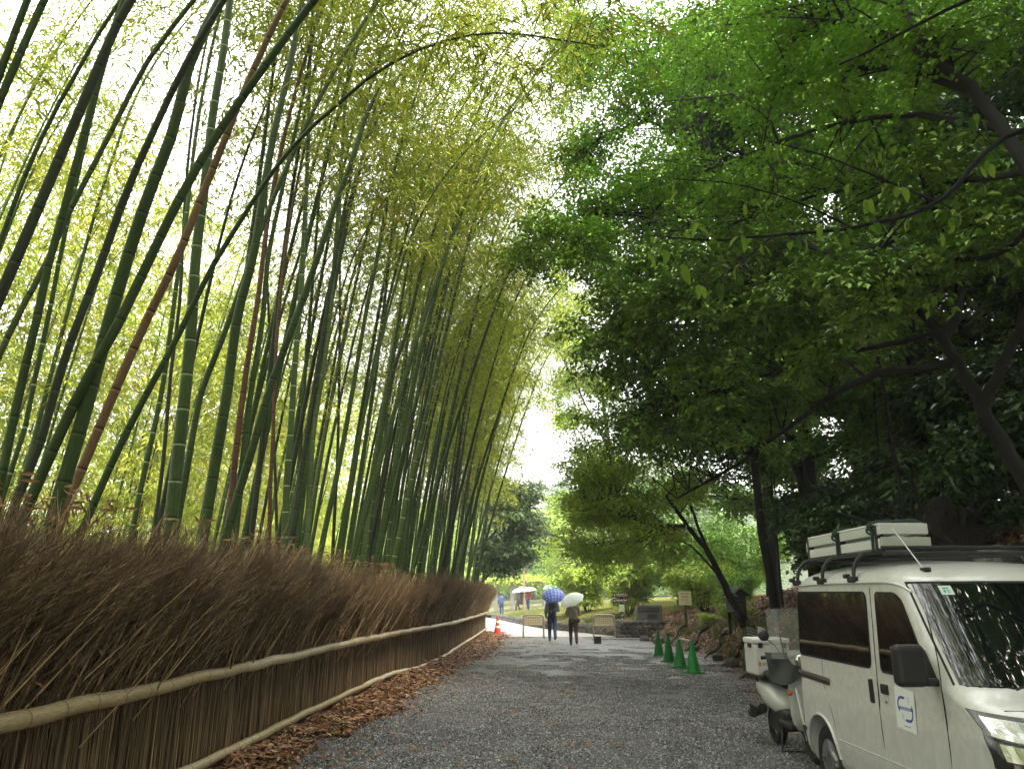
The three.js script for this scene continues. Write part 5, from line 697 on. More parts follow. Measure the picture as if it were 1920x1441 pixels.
// ---------- delivery scooter behind the van ----------
{
  const s = thing('motor_scooter', 'white delivery motor scooter with a rear box and tall windscreen behind the van', 'scooter', [3.1, 0, -9.15]);
  const wh = phy(C(0.6, 0.61, 0.56), 0.35, { clearcoat: 0.6, clearcoatRoughness: 0.15 });
  for (const z of [-0.55, 0.62]) { const t = part('wheel', at(new THREE.TorusGeometry(0.175, 0.055, 12, 30), 0, 0.23, z, 0, Math.PI / 2, 0), M.rubber, s); part('rim', [at(new THREE.TorusGeometry(0.125, 0.014, 8, 26), 0, 0.23, z, 0, Math.PI / 2, 0), cyl(0.04, 0.04, 0.12, 14, 0, 0.23, z, 0, 0, Math.PI / 2), ...Array.from({ length: 5 }, (_, k) => rod([0, 0.23, z], [0, 0.23 + 0.125 * Math.cos(k * 1.257), z + 0.125 * Math.sin(k * 1.257)], 0.012, 6))], M.steel, t); }
  const shell = (secs) => { const p = [], ix = [], n = 16; secs.forEach(([z, y, w2, h2]) => { for (let i = 0; i < n; i++) { const a = i / n * 6.2832, c = Math.cos(a), d = Math.sin(a); p.push(w2 * Math.sign(c) * Math.pow(Math.abs(c), 0.6), y + h2 * Math.sign(d) * Math.pow(Math.abs(d), 0.7), z); } }); for (let j = 0; j < secs.length - 1; j++) for (let i = 0; i < n; i++) { const a = j * n + i, b = j * n + (i + 1) % n; ix.push(a, b, a + n, b, b + n, a + n); } for (const j of [0, secs.length - 1]) { const c = p.length / 3; p.push(0, secs[j][1], secs[j][0]); for (let i = 0; i < n; i++) { const a = j * n + i, b = j * n + (i + 1) % n; j ? ix.push(a, b, c) : ix.push(b, a, c); } } const g = new THREE.BufferGeometry(); g.setAttribute('position', new THREE.Float32BufferAttribute(p, 3)); g.setIndex(ix); g.computeVertexNormals(); return g; };
  part('tail_fairing', shell([[-0.98, 0.68, 0.06, 0.04], [-0.78, 0.61, 0.15, 0.09], [-0.5, 0.55, 0.17, 0.13], [-0.25, 0.49, 0.15, 0.12], [-0.1, 0.45, 0.08, 0.06]]), wh, s);
  part('seat', shell([[-0.62, 0.75, 0.12, 0.045], [-0.45, 0.77, 0.15, 0.06], [-0.2, 0.745, 0.14, 0.065], [-0.02, 0.71, 0.09, 0.05]]), std(C(0.02, 0.02, 0.02), 0.5), s);
  part('leg_shield', shell([[0.3, 0.6, 0.1, 0.32], [0.36, 0.61, 0.15, 0.34], [0.4, 0.62, 0.12, 0.32]]), wh, s);
  part('floor_board', [rbox(0.3, 0.06, 0.42, 0.02, 0, 0.31, 0.14), rbox(0.22, 0.16, 0.5, 0.05, 0, 0.36, -0.2)], M.blackPlastic, s);
  part('engine', [rbox(0.22, 0.18, 0.36, 0.05, 0, 0.27, -0.35), cyl(0.07, 0.07, 0.2, 16, 0.02, 0.26, -0.2, 0, 0, Math.PI / 2)], std(C(0.05, 0.05, 0.052), 0.45, { metalness: 0.6 }), s);
  const mf = part('muffler', at(cyl(0.055, 0.06, 0.42, 18), -0.2, 0.36, -0.62, 1.35, 0, 0), std(C(0.03, 0.03, 0.03), 0.4, { metalness: 0.5 }), s); for (let k = 0; k < 5; k++) part('heat_guard_slat', rbox(0.02, 0.1, 0.022, 0.006, -0.255, 0.37, -0.5 - k * 0.05), M.blackPlastic, mf);
  part('stand', [rod([-0.1, 0.24, -0.1], [-0.16, 0.01, 0.02], 0.011), rod([0.1, 0.24, -0.1], [0.16, 0.01, 0.02], 0.011), rod([-0.16, 0.02, 0.02], [0.16, 0.02, 0.02], 0.011)], M.blackPlastic, s);
  part('fork', [rod([-0.08, 0.7, 0.4], [-0.08, 0.23, 0.62], 0.022), rod([0.08, 0.7, 0.4], [0.08, 0.23, 0.62], 0.022)], M.steel, s);
  part('fender', at(new THREE.TorusGeometry(0.245, 0.06, 8, 18, 2.6), 0, 0.23, 0.62, 0, -Math.PI / 2, 0).applyMatrix4(new THREE.Matrix4()), wh, s);
  const hb = part('handlebar', tube(curve([[-0.33, 1.0, 0.2], [-0.18, 1.02, 0.26], [0, 0.97, 0.32], [0.18, 1.02, 0.26], [0.33, 1.0, 0.2]], 20), 0.014, 8), M.steel, s);
  for (const sg of [-1, 1]) {
    part('grip', rod([sg * 0.22, 1.017, 0.24], [sg * 0.36, 0.995, 0.185], 0.019), M.rubber, hb); part('brake_lever', tube(curve([[sg * 0.17, 1.0, 0.3], [sg * 0.25, 0.985, 0.31], [sg * 0.33, 0.97, 0.27]], 8), 0.009, 6), M.steel, hb);
    part('mirror_stalk', tube(curve([[sg * 0.17, 1.03, 0.27], [sg * 0.22, 1.12, 0.3], [sg * 0.31, 1.2, 0.26]], 8), 0.006, 6), M.blackPlastic, hb); part('mirror', at(new THREE.SphereGeometry(1, 18, 12), sg * 0.33, 1.23, 0.26).applyMatrix4(new THREE.Matrix4()), M.blackPlastic, hb).geometry.scale(1, 1, 1);
    const ml = hb.children[hb.children.length - 1]; ml.geometry = at(new THREE.SphereGeometry(1, 18, 12).scale(0.062, 0.055, 0.022), sg * 0.33, 1.23, 0.26);
    part('indicator', at(new THREE.SphereGeometry(0.028, 14, 10), sg * 0.15, 0.66, 0.41), phy(C(0.55, 0.13, 0.02), 0.15), s);
  }
  part('headlight_cowl', shell([[0.22, 1.0, 0.1, 0.06], [0.32, 1.0, 0.14, 0.09], [0.42, 0.99, 0.1, 0.07]]), wh, s); part('headlight', at(new THREE.SphereGeometry(1, 18, 10).scale(0.075, 0.06, 0.03), 0, 0.99, 0.42), M.chrome, s);
  // a dark weather apron hung over the handlebar
  { const p = sheet(14, 10, (u, v) => [lerp(-0.34, 0.34, u), lerp(1.06, 0.78 - 0.04 * Math.sin(u * 9), v), 0.34 + 0.12 * v + 0.1 * Math.cos((u - 0.5) * 3) - 0.08 + 0.015 * Math.sin(u * 17 + v * 4)]); part('apron', p, std(C(0.016, 0.019, 0.016), 0.5, { side: THREE.DoubleSide }), s); }
  { const sc = sheet(12, 12, (u, v) => { const a = (u - 0.5) * 1.5, top = 1 - 0.25 * Math.pow(Math.abs(u - 0.5) * 2, 4) * v; return [0.3 * Math.sin(a) / Math.sin(0.75), lerp(1.0, 1.52, v) * (1 - 0.05 * (1 - top)), 0.2 + 0.24 * Math.cos(a) - 0.1 * v]; }); part('windscreen', sc, phy(C(0.62, 0.64, 0.61), 0.2, { transmission: 0.86, thickness: 0, side: THREE.DoubleSide }), s); part('screen_bracket', [rod([-0.16, 1.0, 0.38], [-0.19, 1.25, 0.36], 0.008), rod([0.16, 1.0, 0.38], [0.19, 1.25, 0.36], 0.008)], M.blackPlastic, s); }
  // delivery box
  part('rear_carrier', [rbox(0.4, 0.025, 0.5, 0.008, 0, 0.735, -0.72), rod([-0.12, 0.6, -0.75], [-0.15, 0.73, -0.75], 0.012), rod([0.12, 0.6, -0.75], [0.15, 0.73, -0.75], 0.012)], M.blackPlastic, s);
  const bx = part('delivery_box', rbox(0.42, 0.36, 0.44, 0.03, 0, 0.925, -0.74), std(C(0.62, 0.61, 0.58), 0.45), s); part('lid', rbox(0.44, 0.07, 0.46, 0.025, 0, 1.135, -0.74), std(C(0.66, 0.65, 0.62), 0.4), bx);
  for (const x of [-0.14, 0.14]) part('latch', rbox(0.05, 0.06, 0.02, 0.006, x, 1.09, -0.512), M.blackPlastic, bx); part('side_latch', rbox(0.02, 0.05, 0.12, 0.006, -0.215, 1.08, -0.7), M.blackPlastic, bx);
  { const g = new THREE.PlaneGeometry(0.17, 0.1); at(g, -0.1, 0.88, -0.517); part('box_print', g, std(C(1, 1, 1), 0.5, { map: canvasTex(128, 76, (c) => { c.fillStyle = '#cccbc6'; c.fillRect(0, 0, 128, 76); c.fillStyle = '#c4663a'; c.fillRect(8, 22, 20, 34); c.fillStyle = '#8a7a70'; c.fillRect(36, 26, 40, 6); c.fillRect(36, 38, 60, 5); c.fillRect(36, 48, 74, 4); }) }), bx); }
  part('tail_light', rbox(0.12, 0.06, 0.04, 0.015, 0, 0.66, -0.97), phy(C(0.35, 0.02, 0.02), 0.2), s);
}
// ---------- traffic cones ----------
{
  const prof = (h) => [[0.001, h], [0.026, h], [0.03, h - 0.01], [0.034, h - 0.06], [0.15, 0.075], [0.165, 0.06], [0.17, 0.035]].map(([x, y]) => new THREE.Vector2(x, y));
  const lathe = new THREE.LatheGeometry(prof(0.74), 28), sq = [rbox(0.4, 0.035, 0.4, 0.015, 0, 0.018, 0), at(new THREE.TorusGeometry(0.165, 0.014, 8, 28), 0, 0.05, 0, Math.PI / 2)];
  const gm = phy(C(0.012, 0.36, 0.06), 0.4, { side: THREE.DoubleSide, map: rep(grainT, 2) }), rm = phy(C(0.62, 0.06, 0.03), 0.4, { side: THREE.DoubleSide });
  const cone = (name, label, x, D, turn, m, sc = 1, group) => { const o = thing(name, label, 'traffic cone', [x, roadY(x, D) + 0.005, -D], turn, group); o.scale.setScalar(sc); part('cone_body', lathe, m, o); part('cone_base', sq.map((g) => g.clone()), m, o); return o; };
  const L = ['nearest green traffic cone, rightmost of the row', 'green traffic cone second from the right, holding the white bar', 'green traffic cone second from the left of the row', 'farthest green traffic cone, leftmost of the row'];
  [[4.17, 18.8], [4.16, 20.2], [4.3, 22.3], [4.45, 24.6]].forEach(([x, D], i) => cone('traffic_cone', L[i], x, D, 0.3 + i * 0.4, gm, 1, 'green cones by the bank'));
  const bar = thing('cone_bar', 'thin white bar resting between the two nearest green cones', 'barrier bar', [4.165, 0.7, -19.5]);
  part('pole', rod([0, -0.0, 0.74], [0, 0.0, -0.74], 0.017, 10), std(C(0.6, 0.6, 0.57), 0.5), bar); for (const z of [0.72, -0.72]) part('ring', at(new THREE.TorusGeometry(0.048, 0.009, 8, 20), 0, 0, z, Math.PI / 2), M.blackPlastic, bar);
  const r = cone('traffic_cone', 'red traffic cone with white bands at the far end of the fence', -0.7, 39, 0.4, rm, 1.15);
  r.position.y = 0.05; for (const [y, h] of [[0.5, 0.09], [0.3, 0.09]]) { const a = (q) => lerp(0.15, 0.034, (q - 0.075) / (0.68 - 0.075)) + 0.003; part('white_band', at(new THREE.CylinderGeometry(a(y + h / 2), a(y - h / 2), h, 28, 1, true), 0, y, 0), std(C(0.75, 0.74, 0.72), 0.4, { side: THREE.DoubleSide }), r); }
}
// ---------- stones ----------
const stoneGeos = (() => { seed(801); return Array.from({ length: 6 }, () => { const g = new THREE.IcosahedronGeometry(1, 1), p = g.attributes.position, o = rnd() * 50; for (let i = 0; i < p.count; i++) { const v = V(p.getX(i), p.getY(i), p.getZ(i)); v.multiplyScalar(1 + 0.28 * n3(v.x * 1.1 + o, v.y * 1.1, v.z * 1.1)); v.set(...v.toArray().map((a) => Math.sign(a) * Math.pow(Math.abs(a), 0.75))); p.setXYZ(i, v.x, v.y, v.z); } g.computeVertexNormals(); return toCreasedNormals(g, 0.5); }); })();
const stoneM = [[0.16, 0.14, 0.115], [0.11, 0.1, 0.085], [0.21, 0.185, 0.15], [0.085, 0.08, 0.07], [0.26, 0.23, 0.19]].map((c) => std(C(...c), 0.8, { map: rep(grainT, 1.5), bumpMap: rep(grainB, 1.5), bumpScale: 0.03 }));
const stone = (parent, x, y, z, sx, sy, sz, name = 'stone') => { const m = part(name, stoneGeos[Math.floor(rnd() * 6)], stoneM[Math.floor(rnd() * 5)], parent); m.position.set(x, y, z); m.rotation.set(gauss() * 0.2, gauss() * 0.4, gauss() * 0.15); m.scale.set(sx, sy, sz); return m; };
{
  seed(811);
  const o = thing('stone_retaining_wall', 'dark rough stone retaining wall carrying the monument', 'wall', [5.7, 0, -35]);
  part('core', [box(1.75, 0.68, 2.2, 0.02, 0.34, -1.2), box(0.9, 0.6, 2, 1.2, 0.3, -1.3)], std(C(0.09, 0.075, 0.055), 0.95), o);
  for (let r = 0; r < 4; r++) for (let c = 0; c < 9; c++) stone(o, -0.88 + c * 0.235 + (r % 2) * 0.11 + gauss() * 0.02, 0.1 + r * 0.19, -0.08 + gauss() * 0.02 - 0.03 * r, 0.13 * rr(0.85, 1.1), 0.105, 0.12);
  for (let r = 0; r < 4; r++) for (let c = 0; c < 6; c++) stone(o, -0.9 + 0.03 * r, 0.1 + r * 0.19, -0.3 - c * 0.28 - (r % 2) * 0.1, 0.12, 0.105, 0.15);
  for (let c = 0; c < 5; c++) stone(o, 1.2 + c * 0.24, 0.35 + gauss() * 0.03, -0.2 - c * 0.08, 0.15, 0.2, 0.15);
  const w = thing('low_stone_wall', 'low curving wall of pale rounded stones edging the lawn', 'wall', [0, 0, 0]);
  let D = 37.6, k = 0; seed(812);
  while (D < 75 && k < 280) { const x = bankX(D) + 0.12, sl = (bankX(D + 0.4) - bankX(D - 0.4)) / 0.8, L = Math.hypot(1, sl), big = D > 52 ? 1.6 : 1; for (let r = 0; r < 2; r++) { const m = stone(w, x + gauss() * 0.03, 0.13 + r * 0.22, -D + gauss() * 0.05, 0.14 * rr(0.8, 1.2), 0.135, 0.2 * big * rr(0.8, 1.15)); m.rotation.y = Math.atan(-sl) + gauss() * 0.15; m.material = stoneM[[2, 4, 4, 0, 2][Math.floor(rnd() * 5)]]; k++; } D += 0.36 * big / L; }
}
{ // monument
  const o = thing('stone_monument', 'grey stone monument block with two dark plaques', 'monument', [6.15, 0.69, -35.9], -0.12);
  const sh = new THREE.Shape([[-0.58, 0], [0.58, 0], [0.55, 0.72], [-0.54, 0.72]].map((p) => new THREE.Vector2(...p)));
  part('block', at(new THREE.ExtrudeGeometry(sh, { depth: 0.4, bevelEnabled: true, bevelSize: 0.015, bevelThickness: 0.015, bevelSegments: 2 }), 0, 0, -0.4), std(C(0.2, 0.19, 0.155), 0.8, { map: rep(grainT, 2), bumpMap: rep(grainB, 2), bumpScale: 0.01 }), o);
  const pm = std(C(1, 1, 1), 0.4, { map: canvasTex(256, 64, (c) => { c.fillStyle = '#262a28'; c.fillRect(0, 0, 256, 64); c.strokeStyle = '#4d534f'; c.lineWidth = 4; for (let k = 0; k < 9; k++) { const x = 14 + k * 26; c.strokeRect(x, 18, 15, 26); c.beginPath(); c.moveTo(x, 31); c.lineTo(x + 15, 31); c.moveTo(x + 8, 14); c.lineTo(x + 8, 50); c.stroke(); } }) });
  part('plaque', box(0.92, 0.2, 0.02, -0.03, 0.53, 0.022), pm, o); part('plaque', box(0.42, 0.19, 0.02, 0.12, 0.25, 0.022), std(C(0.03, 0.036, 0.033), 0.4), o);
}
// ---------- barriers across the track ----------
{
  const bm = std(C(0.46, 0.4, 0.29), 0.42, { map: rep(grainT, 2) });
  const pm = std(C(1, 1, 1), 0.55, { map: canvasTex(256, 128, (c) => { c.fillStyle = '#b2a685'; c.fillRect(0, 0, 256, 128); c.fillStyle = '#5d5440'; for (let r = 0; r < 3; r++) for (let k = 0; k < 7; k++) { const x = 24 + k * 31, y = 16 + r * 38; c.fillRect(x, y, 12, 5); c.fillRect(x + 4, y, 4, 18); c.fillRect(x - 2, y + 9, 16, 4); if ((k + r) % 2) c.fillRect(x, y + 17, 13, 4); } }) });
  const make = (label, x, D, turn) => {
    const o = thing('barrier', label, 'barrier', [x, 0.0, -D], turn, 'beige barriers across the track'), W = 0.46, Ht = 1.0, R = 0.17, pts = [V(-W, 0, 0), V(-W, 0.4, 0), V(-W, Ht - R, 0)];
    for (let k = 1; k <= 6; k++) { const a = Math.PI - k / 6 * Math.PI / 2; pts.push(V(-W + R + R * Math.cos(a), Ht - R + R * Math.sin(a), 0)); } for (let k = 0; k <= 6; k++) { const a = Math.PI / 2 - k / 6 * Math.PI / 2; pts.push(V(W - R + R * Math.cos(a), Ht - R + R * Math.sin(a), 0)); } pts.push(V(W, 0.4, 0), V(W, 0, 0));
    part('frame', tube(pts, 0.038, 12), bm, o); part('crossbar', rod([-W, 0.55, 0], [W, 0.55, 0], 0.028, 10), bm, o); part('panel_rail', rod([-W + 0.05, 0.915, 0], [W - 0.05, 0.915, 0], 0.018, 8), bm, o);
    part('lettered_panel', rbox(0.8, 0.33, 0.016, 0.004, 0, 0.745, 0), pm, o); for (const sg of [-1, 1]) part('foot_collar', cyl(0.055, 0.06, 0.06, 14, sg * W, 0.04, 0), M.steel, o);
    return o;
  };
  make('left beige tube barrier standing beside the red cone', 0.97, 36.3, 0.03); make('right beige tube barrier standing in front of the stone wall', 4.02, 35.2, -0.03);
  const bl = thing('low_block', 'small dark square block on the gravel beside the right barrier', 'block', [3.34, 0.0, -31.6], 0.2); part('block', rbox(0.24, 0.26, 0.24, 0.02, 0, 0.12, 0), std(C(0.05, 0.042, 0.035), 0.8, { map: rep(grainT, 3) }), bl); part('cap', rbox(0.25, 0.03, 0.25, 0.01, 0, 0.26, 0), std(C(0.2, 0.19, 0.17), 0.7), bl);
  const kb = thing('kerb_strip', 'pale kerb strip lying where gravel meets the paved path', 'kerb', [4.9, 0.0, -34.4], 0); part('kerb_stone', rbox(3, 0.09, 0.14, 0.02, 0, 0.03, 0), M.paving, kb);
}
// ---------- signs ----------
const scribble = (c, x, y, w, n, s, col) => { c.strokeStyle = col; c.lineWidth = Math.max(1.5, s * 0.14); for (let k = 0; k < n; k++) { const q = x + k * w / n; c.beginPath(); c.moveTo(q, y + s * 0.25); c.lineTo(q + s * 0.7, y + s * 0.25); c.moveTo(q + s * 0.35, y); c.lineTo(q + s * 0.35, y + s); c.moveTo(q + s * 0.05, y + s * (0.6 + 0.1 * (k % 3))); c.lineTo(q + s * 0.75, y + s * (0.55 + 0.12 * (k % 2))); if (k % 2) c.rect(q + s * 0.1, y + s * 0.4, s * 0.5, s * 0.45); c.stroke(); } };
{
  const wm = std(C(0.045, 0.028, 0.02), 0.7, { map: rep(woodT, 3, 2) });
  const face = (w, h, draw) => std(C(1, 1, 1), 0.6, { map: canvasTex(w, h, draw) });
  { const x = 5.15, D = 37.6, o = thing('signpost', 'dark wooden signpost with two left pointing boards and a pale notice', 'sign', [x, landY(x, D) - 0.05, -D], 0), yb = -(landY(x, D) - 0.05);
    part('post', rbox(0.13, 2.0 + yb, 0.13, 0.015, 0, (2.0 + yb) / 2, 0), wm, o);
    for (const [y, t] of [[1.86, 0], [1.6, 1]]) { const b = part('direction_board', rbox(0.72, 0.2, 0.045, 0.01, -0.05, y + yb, 0.09), wm, o); const g = at(new THREE.PlaneGeometry(0.68, 0.17), -0.05, y + yb, 0.114); part('lettering', g, face(256, 64, (c) => { c.fillStyle = '#3a2a22'; c.fillRect(0, 0, 256, 64); c.fillStyle = '#e9e4da'; c.beginPath(); c.moveTo(8, 32); c.lineTo(30, 18); c.lineTo(30, 46); c.fill(); scribble(c, 48, 8, 196, t ? 7 : 6, 26, '#e9e4da'); scribble(c, 70, 44, 170, 14, 10, '#c9c2b4'); }), b); }
    part('notice', rbox(0.24, 0.32, 0.02, 0.004, 0, 1.28 + yb, 0.08), face(64, 96, (c) => { c.fillStyle = '#c7cfa8'; c.fillRect(0, 0, 64, 96); for (let k = 0; k < 5; k++) scribble(c, 8, 12 + k * 15, 46, 6, 8, '#8b9376'); }), o);
    part('white_mark', rbox(0.05, 0.06, 0.01, 0.002, 0, 0.95 + yb, 0.07), std(C(0.7, 0.7, 0.66), 0.5), o); part('white_mark', rbox(0.05, 0.06, 0.01, 0.002, 0, 0.78 + yb, 0.07), std(C(0.7, 0.7, 0.66), 0.5), o); }
  { const x = 6.5, D = 30, y0 = landY(x, D) - 0.1, o = thing('notice_board', 'cream notice board on a wooden post standing on the bank', 'sign', [x, y0, -D], -0.1);
    part('post', rbox(0.1, 1.2, 0.08, 0.012, 0, 0.6, -0.03), std(C(0.12, 0.085, 0.055), 0.8, { map: rep(woodT, 3, 2) }), o);
    const b = part('board', rbox(0.46, 0.5, 0.03, 0.006, 0, 1.2, 0.03), std(C(0.68, 0.63, 0.42), 0.55), o); part('lettering', at(new THREE.PlaneGeometry(0.44, 0.48), 0, 1.2, 0.047), face(128, 140, (c) => { c.fillStyle = '#d9d0a4'; c.fillRect(0, 0, 128, 140); scribble(c, 16, 16, 100, 9, 13, '#4a4636'); scribble(c, 26, 46, 80, 5, 18, '#4a4636'); scribble(c, 24, 82, 74, 8, 10, '#6a6450'); scribble(c, 60, 110, 50, 4, 11, '#5a5442'); }), b); }
  { const x = 6.28, D = 22.4, y0 = landY(x, D) - 0.15, o = thing('wooden_box', 'dark wooden box on legs with a gabled roof on the bank', 'box', [x, y0, -D], 0.35), dk = std(C(0.06, 0.045, 0.034), 0.85, { map: rep(woodT, 3, 2) });
    for (const [a, b] of [[-0.15, 0.15], [0.15, 0.15], [-0.15, -0.15], [0.15, -0.15]]) part('leg', rbox(0.06, 0.62, 0.06, 0.008, a, 0.31, b), dk, o);
    for (let k = 0; k < 4; k++) { part('board', rbox(0.4, 0.112, 0.36, 0.006, 0, 0.66 + k * 0.115, 0), dk, o); }
    part('side_panel', rbox(0.02, 0.4, 0.33, 0.004, -0.212, 0.83, 0), std(C(0.24, 0.235, 0.22), 0.7, { map: rep(grainT, 2) }), o);
    for (const sg of [-1, 1]) part('roof_board', rbox(0.36, 0.03, 0.5, 0.006, sg * 0.14, 1.17, 0, 0, 0, -sg * 0.6), std(C(0.11, 0.105, 0.085), 0.85, { map: rep(woodT, 2, 2) }), o);
    part('opening', cyl(0.05, 0.05, 0.02, 16, 0.05, 0.95, 0.182, Math.PI / 2), M.blackPlastic, o); }
  { const x = 5.57, D = 18.5, y0 = landY(x, D) - 0.05, o = thing('slatted_stand', 'small white slatted frame with dark stakes at the bank edge', 'frame', [x, y0, -D], 0.5); for (let k = 0; k < 4; k++) part('slat', rbox(0.5, 0.035, 0.015, 0.004, 0, 0.42 + k * 0.065, 0, 0, 0, -0.25), std(C(0.55, 0.55, 0.53), 0.5), o); for (const a of [-0.16, 0.02, 0.2]) part('stake', rod([a, 0.02, -0.02], [a, 0.72 - a * 0.25, -0.02], 0.014, 7), M.barkDark, o); }
  { const x = 5.44, D = 17.6, y0 = landY(x, D) - 0.05, o = thing('notice_card', 'small white card on a stake at the bank edge beside the scooter', 'notice', [x, y0, -D], 0.2); part('stake', rod([0, 0, 0], [0, 0.62, -0.03], 0.012, 7), M.barkPale, o); part('card', rbox(0.17, 0.15, 0.008, 0.002, 0, 0.62, 0, -0.3, 0, -0.25), std(C(0.68, 0.69, 0.68), 0.5), o); }
}
// ---------- rubble and roots on the bank ----------
{
  seed(850);
  const o = thing('root_mound', 'dark upturned root plate and earth mound above the van', 'root mound', [6.35, 1.55, -11.8]);
  const g = new THREE.IcosahedronGeometry(1, 5), p = g.attributes.position; for (let i = 0; i < p.count; i++) { const v = V(p.getX(i), p.getY(i), p.getZ(i)), k = 1 + 0.3 * n3(v.x * 1.3, v.y * 1.3, v.z * 1.3 + 4) + 0.12 * n3(v.x * 4, v.y * 4, v.z * 4) + 0.05 * n3(v.x * 11, v.y * 11, v.z * 11); p.setXYZ(i, v.x * k * 0.8, 0.6 + v.y * k * 0.85, v.z * k * 0.55); } g.computeVertexNormals(); part('earth', g, std(C(0.03, 0.022, 0.015), 0.95, { map: rep(grainT, 2), bumpMap: rep(grainB, 2), bumpScale: 0.05 }), o);
  for (let k = 0; k < 26; k++) { const a = rnd() * 6.28, e = rr(0.0, 1.2), d = V(Math.cos(a), Math.sin(e), 0.5 * Math.sin(a)).normalize(), s = d.clone().multiplyScalar(0.6).add(V(0, 0.8, 0)), l = rr(0.35, 0.95); part('root', tube(curve([s, s.clone().addScaledVector(d, l * 0.6).add(V(gauss() * 0.12, gauss() * 0.12, gauss() * 0.1)), s.clone().addScaledVector(d, l).add(V(gauss() * 0.2, -0.1 + gauss() * 0.15, gauss() * 0.15))], 8), taper(rr(0.02, 0.045), 0.006, 8), 6), M.barkDark, o); }
  const c = thing('concrete_chunk', 'broken pale concrete chunk lying below the root mound', 'concrete', [6.75, landY(6.75, 10.9) + 0.1, -10.9], 0.4); const cm = part('chunk', stoneGeos[2], std(C(0.24, 0.235, 0.22), 0.85, { map: rep(grainT, 1) }), c); cm.scale.set(0.42, 0.34, 0.25); 
  const b = thing('slatted_crate', 'small weathered wooden crate lying on the leafy slope at right', 'crate', [7.1, landY(7.1, 10) + 0.05, -10], 0.7); for (let k = 0; k < 5; k++) part('slat', rbox(0.4, 0.045, 0.02, 0.004, 0, 0.06 + k * 0.06, 0.1 - k * 0.03), std(C(0.2, 0.15, 0.09), 0.8, { map: rep(woodT, 2, 2) }), b); for (const s of [-1, 1]) part('end_board', rbox(0.025, 0.36, 0.12, 0.004, s * 0.21, 0.17, 0.03, -0.4), std(C(0.17, 0.125, 0.08), 0.8), b);
  const spots = [[6.05, 33, 0.4], [5.75, 31.4, 0.3], [6.15, 29.6, 0.32], [6.0, 26.5, 0.22], [5.75, 22.6, 0.2], [5.55, 20.4, 0.24], [5.15, 17.5, 0.16], [4.85, 15.8, 0.14], [5.5, 33.6, 0.24]];
  spots.forEach(([x, D, s], i) => { const r = thing('rock', ['rough grey rock at the foot of the bank by the monument', 'small grey rock half buried in the bank edge'][i < 3 || i === 8 ? 0 : 1], 'rock', [x, 0.05, -D], 0, ['rocks by the monument', 'rocks along the bank edge'][i < 3 || i === 8 ? 0 : 1]); const m = part('stone', stoneGeos[i % 6], stoneM[(i * 2) % 5], r); m.scale.set(s, s * 0.7, s * 0.8); m.rotation.y = i; });
  for (let k = 0; k < 6; k++) { const D = 14.5 + k * 3.1, x = bankX(D), rt = thing('root', ['gnarled root creeping down the cut bank'][0], 'root', [x, 0, -D], 0, 'roots on the cut bank'); part('root_limb', tube(curve([[0.55, 0.75, 0.1], [0.3, 0.6, 0.15 * gauss()], [0.12, 0.3, 0.2], [-0.1, 0.08, 0.4 * gauss()], [-0.35, 0.02, 0.3]], 14), taper(0.06, 0.02, 14), 7), M.bark, rt); }
  const gg = new THREE.ConeGeometry(0.006, 0.3, 3, 1, true); gg.translate(0, 0.14, 0); const tuft = bakeTile(gg, 60, () => place(gauss() * 0.08, 0, gauss() * 0.08, gauss() * 0.6, rnd() * 6, gauss() * 0.6, rr(0.6, 1.3)), () => C(rr(0.09, 0.2), rr(0.13, 0.22), rr(0.03, 0.05))), ms = [];
  for (let k = 0; k < 130; k++) { const D = rr(12, 34), x = bankX(D) + rr(0.1, 0.9); ms.push(place(x, landY(x, D) - 0.02, -D, gauss() * 0.2, rnd() * 6, 0.35, rr(0.6, 1.2))); }
  const wd = thing('bank_weeds', 'straggly grass tufts along the bank edge', 'weeds'); wd.userData.kind = 'stuff'; inst('tufts', tuft, std(C(1, 1, 1), 0.7, { vertexColors: true, flatShading: true }), ms, null, wd);
}
// ---------- people ----------
const cap = (p, a, b, r1, r2) => { const bx = b[0] - a[0], by = b[1] - a[1], bz = b[2] - a[2], px = p[0] - a[0], py = p[1] - a[1], pz = p[2] - a[2], t = clamp((px * bx + py * by + pz * bz) / (bx * bx + by * by + bz * bz), 0, 1); return Math.hypot(px - bx * t, py - by * t, pz - bz * t) - lerp(r1, r2, t); };
const ell = (p, c, r) => { const x = (p[0] - c[0]) / r[0], y = (p[1] - c[1]) / r[1], z = (p[2] - c[2]) / r[2]; return (Math.hypot(x, y, z) - 1) * Math.min(...r); };
const smin = (k, ...d) => d.reduce((a, b) => { const h = clamp(0.5 + 0.5 * (b - a) / k, 0, 1); return lerp(b, a, h) - k * h * (1 - h); });
function sdf(f, c, half, res) {
  const mc = new MarchingCubes(res, new THREE.MeshBasicMaterial(), false, false, 60000); mc.isolation = 0; const N = res;
  for (let k = 0; k < N; k++) for (let j = 0; j < N; j++) for (let i = 0; i < N; i++) mc.field[i + j * N + k * N * N] = -f([c[0] + (i - N / 2) / (N / 2) * half, c[1] + (j - N / 2) / (N / 2) * half, c[2] + (k - N / 2) / (N / 2) * half]);
  mc.update(); const n = mc.count, P = new Float32Array(n * 3), Q = new Float32Array(n * 3);
  for (let i = 0; i < n * 3; i++) { P[i] = c[i % 3] + mc.positionArray[i] * half; Q[i] = mc.normalArray[i]; }
  const g = new THREE.BufferGeometry(); g.setAttribute('position', new THREE.BufferAttribute(P, 3)); g.setAttribute('normal', new THREE.BufferAttribute(Q, 3)); return g;
}
